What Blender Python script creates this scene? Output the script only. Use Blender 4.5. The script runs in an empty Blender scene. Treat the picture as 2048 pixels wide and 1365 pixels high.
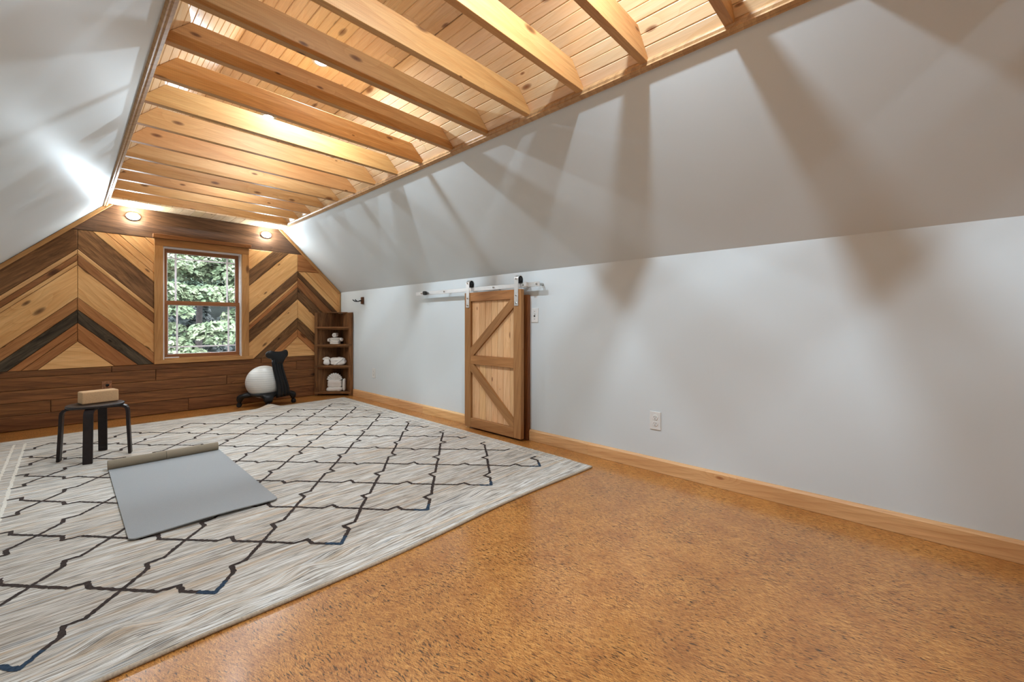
import bpy, bmesh, math, random
from mathutils import Vector, Matrix, noise

random.seed(7)
sc = bpy.context.scene
COL = sc.collection
R = math.radians

# ------------------------------------------------------------------ camera
CAM_H = 0.94
cam_d = bpy.data.cameras.new('camera')
cam_d.sensor_width = 36.0
cam_d.lens = 36.0 * 838.0 / 2048.0
cam_d.shift_y = -(682.5 - 647.5) / 2048.0
cam_d.clip_start = 0.02
cam = bpy.data.objects.new('camera', cam_d)
COL.objects.link(cam)
cam.location = (0, 0, CAM_H)
cam.rotation_euler = (R(90), 0, R(-46.74))
sc.camera = cam

# ------------------------------------------------------------------ world, exposure
world = bpy.data.worlds.new('overcast_sky')
sc.world = world
world.use_nodes = True
wn = world.node_tree.nodes
bg = wn['Background']
bg.inputs[0].default_value = (0.90, 0.95, 1.0, 1)
bg.inputs[1].default_value = 11.0
sc.view_settings.view_transform = 'Standard'
sc.view_settings.look = 'None'
sc.view_settings.gamma = 1.0
sc.view_settings.use_curve_mapping = False
sc.view_settings.exposure = 0.45
CAN_POWER = {-2.20: 15.0, -1.26: 17.0, 0.67: 26.0, 2.60: 22.0, 3.58: 8.5, 4.54: 7.0}        # recessed ceiling lights, by place; rear two and window-end one added as fill
PUCK_EMIT = 600.0        # the two lights on the window wall

# ------------------------------------------------------------------ dimensions (metres)
XL, XR = -0.477, 2.57           # knee walls
YB, YF = -2.9, 5.64             # back and window wall
KNEE = 1.363
SR = XR + KNEE                  # right drywall slope: x + z = SR
SL = XL - KNEE                  # left drywall slope:  x - z = SL
PR, PL = 3.940, -1.872          # planked slopes
ZF = 2.54                       # flat planked ceiling
BZ0, BZ1 = 2.12, 2.24           # beam bottom / top
BEAM_T = 0.036
BEAMS = [-2.58, -2.235, -1.89, -1.545, -1.20, -0.855, -0.51, -0.165, 0.18, 0.527, 0.885, 1.230, 1.585, 1.931,
         2.278, 2.629, 2.962, 3.314, 3.660, 4.022, 4.364, 4.700, 5.050, 5.400]   # rear faces
CAN_Y = [-2.20, -1.26, 0.67, 2.60, 3.58, 4.54]  # the first two and the last are added fill lamps

# ------------------------------------------------------------------ material helpers
def srgb(r, g, b):
    def f(c):
        c /= 255.0
        return c / 12.92 if c <= 0.04045 else ((c + 0.055) / 1.055) ** 2.4
    return (f(r), f(g), f(b), 1.0)

class NT:
    def __init__(self, name):
        self.m = bpy.data.materials.new(name)
        self.m.use_nodes = True
        self.t = self.m.node_tree
        self.b = self.t.nodes['Principled BSDF']
    def n(self, kind, **kw):
        nd = self.t.nodes.new(kind)
        for k, v in kw.items():
            setattr(nd, k, v)
        return nd
    def l(self, a, b):
        self.t.links.new(a, b)
    def math(self, op, a, b=None, c=None):
        nd = self.n('ShaderNodeMath', operation=op)
        for i, v in enumerate((a, b, c)):
            if v is None: continue
            if isinstance(v, (int, float)): nd.inputs[i].default_value = v
            else: self.l(v, nd.inputs[i])
        return nd.outputs[0]
    def mapping(self, vec, scale=(1, 1, 1), rot=(0, 0, 0), loc=(0, 0, 0)):
        nd = self.n('ShaderNodeMapping')
        self.l(vec, nd.inputs[0])
        nd.inputs['Scale'].default_value = scale
        nd.inputs['Rotation'].default_value = rot
        nd.inputs['Location'].default_value = loc
        return nd.outputs[0]
    def noise(self, vec, scale, detail=4, rough=0.5, dist=0.0):
        nd = self.n('ShaderNodeTexNoise')
        self.l(vec, nd.inputs['Vector'])
        nd.inputs['Scale'].default_value = scale
        nd.inputs['Detail'].default_value = detail
        nd.inputs['Roughness'].default_value = rough
        nd.inputs['Distortion'].default_value = dist
        return nd.outputs[0]
    def ramp(self, fac, stops, interp='LINEAR'):
        nd = self.n('ShaderNodeValToRGB')
        self.l(fac, nd.inputs[0])
        cr = nd.color_ramp
        cr.interpolation = interp
        while len(cr.elements) < len(stops): cr.elements.new(0.5)
        for e, (p, c) in zip(cr.elements, stops):
            e.position = p
            e.color = c if isinstance(c, tuple) else (c, c, c, 1)
        return nd.outputs[0]
    def mix(self, fac, a, b, blend='MIX'):
        nd = self.n('ShaderNodeMix', data_type='RGBA', blend_type=blend)
        if isinstance(fac, (int, float)): nd.inputs[0].default_value = fac
        else: self.l(fac, nd.inputs[0])
        for i, v in ((6, a), (7, b)):
            if isinstance(v, tuple): nd.inputs[i].default_value = v
            else: self.l(v, nd.inputs[i])
        return nd.outputs[2]
    def bump(self, h, strength=0.2, dist=0.002):
        nd = self.n('ShaderNodeBump')
        nd.inputs['Strength'].default_value = strength
        nd.inputs['Distance'].default_value = dist
        self.l(h, nd.inputs['Height'])
        self.l(nd.outputs[0], self.b.inputs['Normal'])
    def coords(self, out='Object'):
        return self.n('ShaderNodeTexCoord').outputs[out]

def plain(name, col, rough=0.5, metal=0.0, spec=0.5, vary=0.06, scale=40.0, bump=0.0):
    t = NT(name)
    v = t.noise(t.coords(), scale, 3)
    a = tuple(max(0, c * (1 - vary)) for c in col[:3]) + (1,)
    b = tuple(min(1, c * (1 + vary)) for c in col[:3]) + (1,)
    t.l(t.ramp(v, [(0.3, a), (0.7, b)]), t.b.inputs['Base Color'])
    t.b.inputs['Roughness'].default_value = rough
    t.b.inputs['Metallic'].default_value = metal
    t.b.inputs['Specular IOR Level'].default_value = spec
    if bump: t.bump(v, bump, 0.001)
    return t.m

WOOD_TONE = (1.0, 0.85, 0.66, 1.0)      # warm tint over every board, offsetting the cool lamps

def wood(name, light, dark, knot=None, knot_amt=0.5, rough=0.5, spec=0.4, ring=7.0, weather=0.0, saw=0.0, fibre=0.35, knot_scale=1.0):
    """grain runs along the object's local X; the object colour tints each board"""
    t = NT(name)
    co = t.coords()
    oi = t.n('ShaderNodeObjectInfo')
    off = t.n('ShaderNodeVectorMath', operation='MULTIPLY_ADD')
    t.l(oi.outputs['Random'], off.inputs[0])
    off.inputs[1].default_value = (53.1, 17.7, 29.3)
    t.l(co, off.inputs[2])
    v = off.outputs[0]
    # knots bend the grain around them
    sx_ = t.n('ShaderNodeSeparateXYZ'); t.l(v, sx_.inputs[0])
    cb_ = t.n('ShaderNodeCombineXYZ'); t.l(sx_.outputs[0], cb_.inputs[0]); t.l(t.math('ADD', sx_.outputs[1], sx_.outputs[2]), cb_.inputs[1])
    vk = t.mapping(cb_.outputs[0], (2.3 * knot_scale, 6.0 * knot_scale, 1))
    vo = t.n('ShaderNodeTexVoronoi', feature='F1', voronoi_dimensions='2D')
    t.l(vk, vo.inputs['Vector'])
    vo.inputs['Scale'].default_value = 1.0
    sep = t.n('ShaderNodeSeparateColor'); t.l(vo.outputs['Color'], sep.inputs[0])
    keep = t.math('GREATER_THAN', sep.outputs[0], 1.0 - knot_amt)
    size = t.math('MULTIPLY_ADD', sep.outputs[1], 0.11, 0.035)
    rel = t.math('DIVIDE', vo.outputs['Distance'], size)
    kmask = t.math('MULTIPLY', t.ramp(rel, [(0.0, 1.0), (0.55, 0.75), (1.0, 0.0)]), keep)
    halo = t.math('MULTIPLY', t.ramp(t.math('MULTIPLY', rel, 0.25), [(0.0, 1.0), (1.0, 0.0)]), keep)
    # growth rings
    wv = t.n('ShaderNodeTexWave', wave_type='BANDS', bands_direction='DIAGONAL', wave_profile='SAW')
    add = t.n('ShaderNodeVectorMath', operation='ADD')
    t.l(t.mapping(v, (0.35, 2.2, 2.2)), add.inputs[0])
    cmb = t.n('ShaderNodeCombineXYZ'); t.l(t.math('MULTIPLY', halo, 0.22), cmb.inputs[1])
    t.l(cmb.outputs[0], add.inputs[1])
    t.l(add.outputs[0], wv.inputs['Vector'])
    wv.inputs['Scale'].default_value = ring
    wv.inputs['Distortion'].default_value = 3.2
    wv.inputs['Detail'].default_value = 2.0
    wv.inputs['Detail Scale'].default_value = 0.9
    g1 = t.ramp(wv.outputs['Fac'], [(0.0, 0.0), (0.75, 0.45), (1.0, 1.0)])
    g2 = t.noise(t.mapping(v, (1.6, 26, 26)), 1.0, 6, 0.62, 0.4)
    g3 = t.noise(t.mapping(v, (7, 260, 260)), 1.0, 3, 0.6)
    fac = t.math('ADD', t.math('MULTIPLY', g1, 0.50), t.math('MULTIPLY', t.ramp(g2, [(0.36, 0.0), (0.64, 1.0)]), 0.62))
    col = t.mix(fac, light, dark)
    col = t.mix(t.math('MULTIPLY', t.ramp(g3, [(0.38, 1.0), (0.62, 0.0)]), fibre), col, tuple(c * 0.55 for c in dark[:3]) + (1,))
    big = t.noise(t.mapping(v, (1.1, 3.5, 3.5)), 1.0, 3)
    if weather:
        wm = t.ramp(t.noise(t.mapping(v, (2.2, 14, 14)), 1.0, 8, 0.7, 1.0), [(0.45, 0.0), (0.62, 1.0)])
        col = t.mix(t.math('MULTIPLY', wm, weather), col, tuple(c * 0.28 for c in dark[:3]) + (1,))
        wl = t.ramp(t.noise(t.mapping(v, (3.0, 40, 40), loc=(9, 3, 1)), 1.0, 6, 0.7), [(0.60, 0.0), (0.72, 1.0)])
        col = t.mix(t.math('MULTIPLY', wl, weather * 0.45), col, tuple(min(1, c * 1.6) for c in light[:3]) + (1,))
    if saw:
        sw = t.n('ShaderNodeTexWave', wave_type='BANDS', bands_direction='X')
        t.l(t.mapping(v, (1, 0.18, 0.18)), sw.inputs['Vector'])
        sw.inputs['Scale'].default_value = 42.0
        sw.inputs['Distortion'].default_value = 0.6
        col = t.mix(t.math('MULTIPLY', sw.outputs['Fac'], saw), col, tuple(c * 0.6 for c in dark[:3]) + (1,))
    col = t.mix(t.math('MULTIPLY', t.ramp(big, [(0.42, 0.0), (0.68, 1.0)]), 0.45), col, dark)
    kc = knot if knot else tuple(c * 0.3 for c in dark[:3]) + (1,)
    col = t.mix(t.math('MULTIPLY', halo, 0.30), col, dark)
    col = t.mix(t.math('MULTIPLY', kmask, 0.9), col, kc)
    col = t.mix(1.0, col, oi.outputs['Color'], 'MULTIPLY')
    col = t.mix(1.0, col, WOOD_TONE, 'MULTIPLY')
    t.l(col, t.b.inputs['Base Color'])
    t.b.inputs['Roughness'].default_value = rough
    t.b.inputs['Specular IOR Level'].default_value = spec
    t.bump(t.math('ADD', t.math('MULTIPLY', g2, 0.6), t.math('MULTIPLY', g3, 0.4)), 0.25 + weather * 0.4, 0.0015)
    return t.m

M = {}
M['pine'] = wood('pine_plank', srgb(252, 240, 222), srgb(240, 216, 184), srgb(120, 70, 42), 0.5, rough=0.28, spec=0.5, ring=5.0, fibre=0.2, knot_scale=1.1)
M['beam'] = wood('beam_pine', srgb(230, 194, 148), srgb(204, 158, 110), srgb(92, 52, 26), 0.6, rough=0.5, spec=0.3, ring=4.0, fibre=0.35, saw=0.08, knot_scale=1.35, weather=0.06)
M['board_light'] = wood('reclaimed_pale', srgb(246, 216, 170), srgb(216, 170, 118), srgb(84, 52, 30), 0.45, rough=0.6, spec=0.25, ring=4.5, saw=0.10)
M['board_mid'] = wood('reclaimed_tan', srgb(208, 162, 116), srgb(154, 108, 72), srgb(66, 40, 24), 0.30, rough=0.65, spec=0.25, ring=6.0, weather=0.12)
M['board_dark'] = wood('reclaimed_brown', srgb(156, 124, 94), srgb(98, 74, 54), srgb(38, 26, 18), 0.35, rough=0.7, spec=0.2, ring=7.0, weather=0.65)
M['board_grey'] = wood('reclaimed_charcoal', srgb(116, 108, 98), srgb(62, 57, 52), srgb(28, 24, 20), 0.2, rough=0.75, spec=0.2, ring=7.0, weather=0.75)
M['wainscot'] = wood('wainscot_brown', srgb(166, 120, 80), srgb(104, 70, 45), srgb(40, 26, 18), 0.2, rough=0.6, spec=0.25, ring=6.0, weather=0.28)
M['topboard'] = wood('topboard_brown', srgb(132, 104, 84), srgb(80, 61, 50), srgb(30, 22, 16), 0.2, rough=0.45, spec=0.35, ring=6.0, weather=0.3)
M['baseboard'] = wood('baseboard_fir', srgb(238, 206, 162), srgb(206, 162, 116), srgb(150, 96, 58), 0.15, rough=0.45, spec=0.35, ring=9.0, fibre=0.2)
M['doorframe'] = wood('door_stain', srgb(184, 144, 102), srgb(150, 110, 72), srgb(84, 56, 34), 0.08, rough=0.55, spec=0.3, ring=6.0, fibre=0.2)
M['doorplank'] = wood('door_panel_pine', srgb(240, 210, 176), srgb(216, 176, 136), srgb(120, 70, 44), 0.45, rough=0.55, spec=0.3, ring=7.0, fibre=0.2, knot_scale=1.8)
M['casing'] = wood('window_casing', srgb(212, 174, 126), srgb(174, 132, 88), srgb(90, 56, 32), 0.30, rough=0.55, spec=0.3, ring=5.0)
M['sash'] = wood('window_sash', srgb(166, 118, 80), srgb(140, 92, 60), srgb(100, 60, 34), 0.0, rough=0.4, spec=0.4, ring=6.0, fibre=0.15)
M['crown'] = wood('crown_trim', srgb(212, 182, 146), srgb(172, 140, 106), srgb(100, 64, 40), 0.1, rough=0.4, spec=0.4, ring=6.0, fibre=0.2)
M['shelf'] = wood('shelf_barnwood', srgb(168, 130, 94), srgb(102, 74, 52), srgb(40, 26, 16), 0.25, rough=0.65, spec=0.25, ring=6.0, weather=0.5)
M['jamb'] = wood('jamb_red_fir', srgb(160, 104, 60), srgb(100, 58, 32), srgb(60, 34, 20), 0.1, rough=0.5, spec=0.3, ring=10.0)

def wall_mat():
    t = NT('painted_drywall')
    co = t.coords()
    n1 = t.noise(co, 1.3, 3)
    t.l(t.ramp(n1, [(0.3, (0.640, 0.668, 0.664, 1)), (0.7, (0.665, 0.692, 0.688, 1))]), t.b.inputs['Base Color'])
    t.b.inputs['Roughness'].default_value = 0.47
    t.b.inputs['Specular IOR Level'].default_value = 0.32
    t.bump(t.noise(co, 220, 2), 0.06, 0.001)
    return t.m
M['wall'] = wall_mat()

def floor_mat():
    t = NT('cork_strand_floor')
    co = t.coords()
    # short strands lying in two loose directions
    wob = t.n('ShaderNodeVectorMath', operation='MULTIPLY_ADD')
    nn = t.n('ShaderNodeTexNoise'); t.l(co, nn.inputs['Vector']); nn.inputs['Scale'].default_value = 3.0
    t.l(nn.outputs['Color'], wob.inputs[0]); wob.inputs[1].default_value = (0.09, 0.09, 0); t.l(co, wob.inputs[2])
    v = wob.outputs[0]
    a = t.noise(t.mapping(t.mapping(v, rot=(0, 0, R(72))), (34, 330, 1)), 1.0, 5, 0.6, 0.6)
    b = t.noise(t.mapping(t.mapping(v, rot=(0, 0, R(100))), (38, 360, 1), loc=(5, 2, 0)), 1.0, 4, 0.6, 0.6)
    c = t.noise(t.mapping(t.mapping(v, rot=(0, 0, R(135))), (40, 340, 1), loc=(1, 7, 0)), 1.0, 4, 0.6, 0.6)
    s = t.math('ADD', t.math('MULTIPLY', a, 0.5), t.math('ADD', t.math('MULTIPLY', b, 0.3), t.math('MULTIPLY', c, 0.2)))
    col = t.ramp(s, [(0.37, srgb(96, 62, 30)), (0.44, srgb(152, 104, 58)), (0.51, srgb(188, 138, 82)), (0.60, srgb(218, 174, 116))])
    # patchy tone
    p = t.noise(co, 7.0, 4, 0.6)
    col = t.mix(t.math('MULTIPLY', t.ramp(p, [(0.42, 0.0), (0.70, 1.0)]), 0.45), col, srgb(140, 84, 40))
    # dark flecks gathered in patches
    fl = t.noise(t.mapping(t.mapping(v, rot=(0, 0, R(84))), (46, 230, 1), loc=(3, 3, 0)), 1.0, 3, 0.5, 0.5)
    ft = t.math('SUBTRACT', fl, t.math('MULTIPLY', t.ramp(t.noise(co, 4.5, 3, 0.6), [(0.35, 0.0), (0.75, 1.0)]), -0.10))
    col = t.mix(t.math('MULTIPLY', t.ramp(ft, [(0.635, 0.0), (0.685, 1.0)]), 0.88), col, srgb(58, 42, 24))
    st = t.noise(t.mapping(t.mapping(v, rot=(0, 0, R(88))), (14, 46, 1), loc=(8, 1, 0)), 1.0, 4, 0.65, 0.4)
    col = t.mix(t.math('MULTIPLY', t.ramp(st, [(0.64, 0.0), (0.74, 1.0)]), 0.75), col, srgb(84, 62, 36))
    col = t.mix(1.0, col, (1.0, 0.82, 0.55, 1.0), 'MULTIPLY')
    t.l(col, t.b.inputs['Base Color'])
    t.b.inputs['Specular IOR Level'].default_value = 0.5
    t.l(t.ramp(s, [(0.3, 0.34), (0.7, 0.26)]), t.b.inputs['Roughness'])
    t.b.inputs['Coat Weight'].default_value = 0.5
    t.b.inputs['Coat Roughness'].default_value = 0.16
    t.bump(s, 0.10, 0.0008)
    return t.m
M['floor'] = floor_mat()

def rug_mat():
    t = NT('woven_wool_rug')
    co = t.coords()
    wob = t.n('ShaderNodeVectorMath', operation='MULTIPLY_ADD')
    nn = t.n('ShaderNodeTexNoise'); t.l(co, nn.inputs['Vector']); nn.inputs['Scale'].default_value = 4.0
    t.l(nn.outputs['Color'], wob.inputs[0]); wob.inputs[1].default_value = (0, 0.012, 0); t.l(co, wob.inputs[2])
    v = wob.outputs[0]
    a = t.noise(t.mapping(v, (6.5, 190, 1)), 1.0, 4, 0.65)
    b = t.noise(t.mapping(v, (3.0, 62, 1), loc=(4, 1, 0)), 1.0, 5, 0.65)
    c = t.noise(t.mapping(v, (6.0, 330, 1), loc=(2, 8, 0)), 1.0, 2, 0.5)
    big = t.noise(co, 1.7, 3)
    s = t.math('ADD', t.math('MULTIPLY', a, 0.45), t.math('ADD', t.math('MULTIPLY', b, 0.33), t.math('MULTIPLY', c, 0.22)))
    col = t.ramp(s, [(0.36, srgb(70, 62, 56)), (0.42, srgb(132, 122, 112)), (0.48, srgb(182, 171, 156)), (0.55, srgb(220, 215, 207)), (0.68, srgb(236, 234, 230))])
    dash = t.noise(t.mapping(v, (9.0, 210, 1), loc=(11, 5, 0)), 1.0, 3, 0.55)
    col = t.mix(t.math('MULTIPLY', t.ramp(dash, [(0.575, 0.0), (0.64, 1.0)]), 0.8), col, srgb(82, 73, 66))
    tint = t.noise(t.mapping(v, (1.0, 30, 1), loc=(7, 7, 0)), 1.0, 3, 0.6)
    col = t.mix(t.math('MULTIPLY', t.ramp(tint, [(0.52, 0.0), (0.66, 1.0)]), 0.45), col, srgb(206, 172, 132))
    tint2 = t.noise(t.mapping(v, (1.3, 40, 1), loc=(1, 17, 0)), 1.0, 3, 0.6)
    col = t.mix(t.math('MULTIPLY', t.ramp(tint2, [(0.56, 0.0), (0.70, 1.0)]), 0.45), col, srgb(120, 132, 142))
    t.l(col, t.b.inputs['Base Color'])
    t.b.inputs['Roughness'].default_value = 0.95
    t.b.inputs['Specular IOR Level'].default_value = 0.1
    t.b.inputs['Sheen Weight'].default_value = 0.15
    pile = t.noise(t.mapping(co, (260, 330, 1)), 1.0, 2)
    t.bump(t.math('ADD', t.math('MULTIPLY', s, 0.7), t.math('MULTIPLY', pile, 0.5)), 0.45, 0.004)
    return t.m
M['rug'] = rug_mat()
M['rugline'] = plain('rug_dark_wool', srgb(66, 56, 52), 0.95, spec=0.1, vary=0.35, scale=120, bump=0.4)
M['rugblue'] = plain('rug_navy_wool', srgb(52, 66, 82), 0.95, spec=0.1, vary=0.35, scale=120, bump=0.4)
M['rugcream'] = plain('rug_cream_wool', srgb(222, 214, 200), 0.95, spec=0.1, vary=0.08, scale=90)
M['rugbind'] = plain('rug_binding', srgb(178, 160, 138), 0.95, spec=0.1, vary=0.18, scale=160, bump=0.5)
M['mat'] = plain('yoga_mat_grey', srgb(150, 150, 149), 0.75, spec=0.25, vary=0.04, scale=300, bump=0.25)
M['matback'] = plain('yoga_mat_underside', srgb(136, 122, 102), 0.8, spec=0.2, vary=0.04, scale=300, bump=0.25)
M['stool'] = plain('stool_black_brown', srgb(32, 22, 20), 0.42, spec=0.35, vary=0.25, scale=30)
M['cork'] = plain('cork_block', srgb(206, 166, 124), 0.85, spec=0.2, vary=0.12, scale=240, bump=0.2)
M['blackplastic'] = plain('black_plastic', (0.008, 0.008, 0.009, 1), 0.38, spec=0.32, vary=0.1)
M['caster'] = plain('caster_black', (0.012, 0.012, 0.013, 1), 0.5, spec=0.4, vary=0.1)
M['steel'] = plain('brushed_steel', (0.78, 0.77, 0.75, 1), 0.36, metal=1.0, vary=0.05, scale=200)
M['bolt'] = plain('bolt_steel', (0.5, 0.49, 0.46, 1), 0.22, metal=1.0, vary=0.05)
M['darkmetal'] = plain('dark_metal', (0.05, 0.048, 0.045, 1), 0.4, metal=0.7, vary=0.1)
M['plate'] = plain('white_plate', srgb(222, 219, 213), 0.4, spec=0.4, vary=0.01)
M['slot'] = plain('dark_slot', (0.03, 0.028, 0.025, 1), 0.6, vary=0.1)
M['copperplate'] = plain('mottled_copper_plate', srgb(146, 96, 62), 0.5, spec=0.4, vary=0.45, scale=60)
M['towel'] = plain('white_terry', srgb(242, 236, 228), 0.95, spec=0.1, vary=0.05, scale=300, bump=0.4)
M['vinyl'] = plain('white_vinyl', srgb(226, 222, 222), 0.45, vary=0.02)
def grille_mat():
    t = NT('white_grille')
    t.t.nodes.remove(t.b)
    a = t.n('ShaderNodeBsdfDiffuse'); b = t.n('ShaderNodeBsdfTranslucent'); m = t.n('ShaderNodeMixShader')
    c = t.ramp(t.noise(t.coords(), 30, 2), [(0.3, (0.84, 0.80, 0.82, 1)), (0.7, (0.88, 0.84, 0.86, 1))])
    t.l(c, a.inputs[0]); t.l(c, b.inputs[0]); m.inputs[0].default_value = 0.45
    t.l(a.outputs[0], m.inputs[1]); t.l(b.outputs[0], m.inputs[2]); t.l(m.outputs[0], t.t.nodes['Material Output'].inputs[0])
    return t.m
M['grille'] = grille_mat()
M['hookwood'] = wood('hook_block', srgb(110, 70, 44), srgb(70, 42, 26), None, 0.0, rough=0.4)
M['bark'] = plain('bark', srgb(46, 42, 41), 0.9, spec=0.1, vary=0.3, scale=14)
M['soil'] = plain('forest_floor', srgb(25, 29, 27), 0.95, spec=0.05, vary=0.35, scale=1.6)

def ball_mat():
    t = NT('pearl_ball')
    co = t.coords()
    w = t.n('ShaderNodeTexWave', wave_type='BANDS', bands_direction='Z')
    t.l(co, w.inputs['Vector']); w.inputs['Scale'].default_value = 13.0
    t.l(t.ramp(w.outputs['Fac'], [(0.0, srgb(206, 206, 202)), (0.35, srgb(218, 217, 212)), (1.0, srgb(222, 221, 216))]), t.b.inputs['Base Color'])
    t.b.inputs['Roughness'].default_value = 0.32
    t.bump(t.ramp(w.outputs['Fac'], [(0.0, 0.0), (0.3, 1.0)]), 0.35, 0.002)
    return t.m
M['ball'] = ball_mat()

def leaf_mat(name, c1, c2, rough=0.5):
    t = NT(name)
    v = t.noise(t.coords(), 6.0, 3)
    col = t.ramp(v, [(0.3, c1), (0.7, c2)])
    t.l(col, t.b.inputs['Base Color'])
    t.b.inputs['Roughness'].default_value = rough
    t.b.inputs['Specular IOR Level'].default_value = 0.3
    return t.m
M['leaf'] = leaf_mat('leaf_pale', srgb(68, 87, 62), srgb(114, 121, 97))
M['leaf2'] = leaf_mat('leaf_mid', srgb(47, 66, 54), srgb(79, 94, 79))
M['leafshade'] = leaf_mat('leaf_shaded', srgb(19, 27, 27), srgb(37, 45, 44))  # canopy shade of the deep woods put into the leaf colour

def glass_mat():
    t = NT('window_glass')
    nt = t.t
    nt.nodes.remove(t.b)
    out = nt.nodes['Material Output']
    tr = t.n('ShaderNodeBsdfTransparent'); tr.inputs[0].default_value = (0.95, 0.97, 0.97, 1)
    gl = t.n('ShaderNodeBsdfGlossy'); gl.inputs['Roughness'].default_value = 0.02
    fr = t.n('ShaderNodeFresnel'); fr.inputs[0].default_value = 1.45
    mx = t.n('ShaderNodeMixShader')
    t.l(t.math('MULTIPLY', fr.outputs[0], 0.8), mx.inputs[0])
    t.l(tr.outputs[0], mx.inputs[1]); t.l(gl.outputs[0], mx.inputs[2])
    t.l(mx.outputs[0], out.inputs[0])
    return t.m
M['glass'] = glass_mat()

def emit_mat(name, col, strength):
    t = NT(name)
    t.b.inputs['Base Color'].default_value = (0.8, 0.8, 0.8, 1)
    t.b.inputs['Emission Color'].default_value = col
    t.b.inputs['Emission Strength'].default_value = strength
    return t.m
M['lens'] = emit_mat('lamp_lens', (0.85, 0.94, 1.0, 1), 14.0)
M['puck'] = emit_mat('puck_lens', (0.76, 0.90, 1.0, 1), PUCK_EMIT)

# ------------------------------------------------------------------ object helpers
def link(name, me, mat=None, parent=None, matrix=None, smooth=False, tint=None):
    o = bpy.data.objects.new(name, me)
    COL.objects.link(o)
    if mat is not None and len(me.materials) == 0:
        me.materials.append(mat)
    if parent is not None: o.parent = parent
    if matrix is not None: o.matrix_basis = matrix
    if smooth:
        for p in me.polygons: p.use_smooth = True
    if tint is not None: o.color = (tint[0], tint[1], tint[2], 1)
    return o

def mesh(verts, faces, name='m'):
    me = bpy.data.meshes.new(name)
    me.from_pydata([tuple(v) for v in verts], [], faces)
    me.update()
    return me

def fixn(me):
    bm = bmesh.new(); bm.from_mesh(me)
    bmesh.ops.recalc_face_normals(bm, faces=bm.faces)
    bm.to_mesh(me); bm.free()
    return me

def tag(o, label, cat, group=None):
    o['label'] = label; o['category'] = cat
    if group: o['group'] = group
    return o

def struct(o):
    o['kind'] = 'structure'
    return o

def empty(name, loc=(0, 0, 0), rz=0.0):
    o = bpy.data.objects.new(name, None)
    COL.objects.link(o)
    o.location = loc
    o.rotation_euler = (0, 0, rz)
    o.empty_display_size = 0.05
    return o

_boxes = {}
def box_mesh(l, w, h, bev=0.0):
    key = (round(l, 5), round(w, 5), round(h, 5), round(bev, 5))
    bm = bmesh.new()
    bmesh.ops.create_cube(bm, size=1.0)
    bmesh.ops.scale(bm, vec=(l, w, h), verts=bm.verts)
    if bev > 0:
        bmesh.ops.bevel(bm, geom=bm.edges[:], offset=bev, segments=1, affect='EDGES', profile=0.5)
    me = bpy.data.meshes.new('box')
    bm.to_mesh(me); bm.free()
    return me

def basis(x, y, z, loc):
    m = Matrix(((x[0], y[0], z[0], loc[0]), (x[1], y[1], z[1], loc[1]), (x[2], y[2], z[2], loc[2]), (0, 0, 0, 1)))
    return m

AX = {'x': ((1, 0, 0), (0, 1, 0), (0, 0, 1)), 'y': ((0, 1, 0), (-1, 0, 0), (0, 0, 1)), 'z': ((0, 0, 1), (0, 1, 0), (-1, 0, 0))}
def bar(name, lo, hi, mat, parent=None, grain='x', bev=0.002, tint=None, rel=(0, 0, 0)):
    """axis-aligned board from corner lo to corner hi; the grain follows the given axis"""
    c = [(a + b) / 2 - r for a, b, r in zip(lo, hi, rel)]
    d = [abs(b - a) for a, b in zip(lo, hi)]
    X, Y, Z = AX[grain]
    if grain == 'x': dim = (d[0], d[1], d[2])
    elif grain == 'y': dim = (d[1], d[0], d[2])
    else: dim = (d[2], d[1], d[0])
    return link(name, box_mesh(*dim, bev), mat, parent, basis(X, Y, Z, c), tint=tint)

def multi_box(boxes):
    bm = bmesh.new()
    for lo, hi in boxes:
        r = bmesh.ops.create_cube(bm, size=1.0)
        bmesh.ops.scale(bm, vec=[b - a for a, b in zip(lo, hi)], verts=r['verts'])
        bmesh.ops.translate(bm, vec=[(a + b) / 2 for a, b in zip(lo, hi)], verts=r['verts'])
    me = bpy.data.meshes.new('boxes')
    bm.to_mesh(me); bm.free()
    return me

def prism(poly, axis, a, b):
    """poly: 2D points; axis 'y' -> (x,z) extruded along y from a to b; 'x' -> (y,z) ; 'z' -> (x,y)"""
    n = len(poly)
    def P(p, t):
        return (p[0], t, p[1]) if axis == 'y' else ((t, p[0], p[1]) if axis == 'x' else (p[0], p[1], t))
    vs = [P(p, a) for p in poly] + [P(p, b) for p in poly]
    fs = [tuple(range(n)), tuple(range(2 * n - 1, n - 1, -1))]
    for i in range(n):
        j = (i + 1) % n
        fs.append((i, i + n, j + n, j))
    return fixn(mesh(vs, fs))

def tube(pts, rad, seg=10, caps=True):
    pts = [Vector(p) for p in pts]
    vs, fs = [], []
    n = len(pts)
    rr = rad if isinstance(rad, (list, tuple)) else [rad] * n
    up = Vector((0, 0, 1))
    prev = None
    for i, p in enumerate(pts):
        d = (pts[min(i + 1, n - 1)] - pts[max(i - 1, 0)]).normalized()
        if prev is None:
            a = d.cross(up)
            if a.length < 1e-3: a = d.cross(Vector((1, 0, 0)))
            a.normalize()
        else:
            a = prev - d * prev.dot(d)
            a.normalize()
        prev = a
        b = d.cross(a)
        for k in range(seg):
            t = 2 * math.pi * k / seg
            vs.append(p + (a * math.cos(t) + b * math.sin(t)) * rr[i])
    for i in range(n - 1):
        for k in range(seg):
            k2 = (k + 1) % seg
            fs.append((i * seg + k, i * seg + k2, (i + 1) * seg + k2, (i + 1) * seg + k))
    if caps:
        fs.append(tuple(range(seg - 1, -1, -1)))
        fs.append(tuple(range((n - 1) * seg, n * seg)))
    return fixn(mesh(vs, fs))

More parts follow.
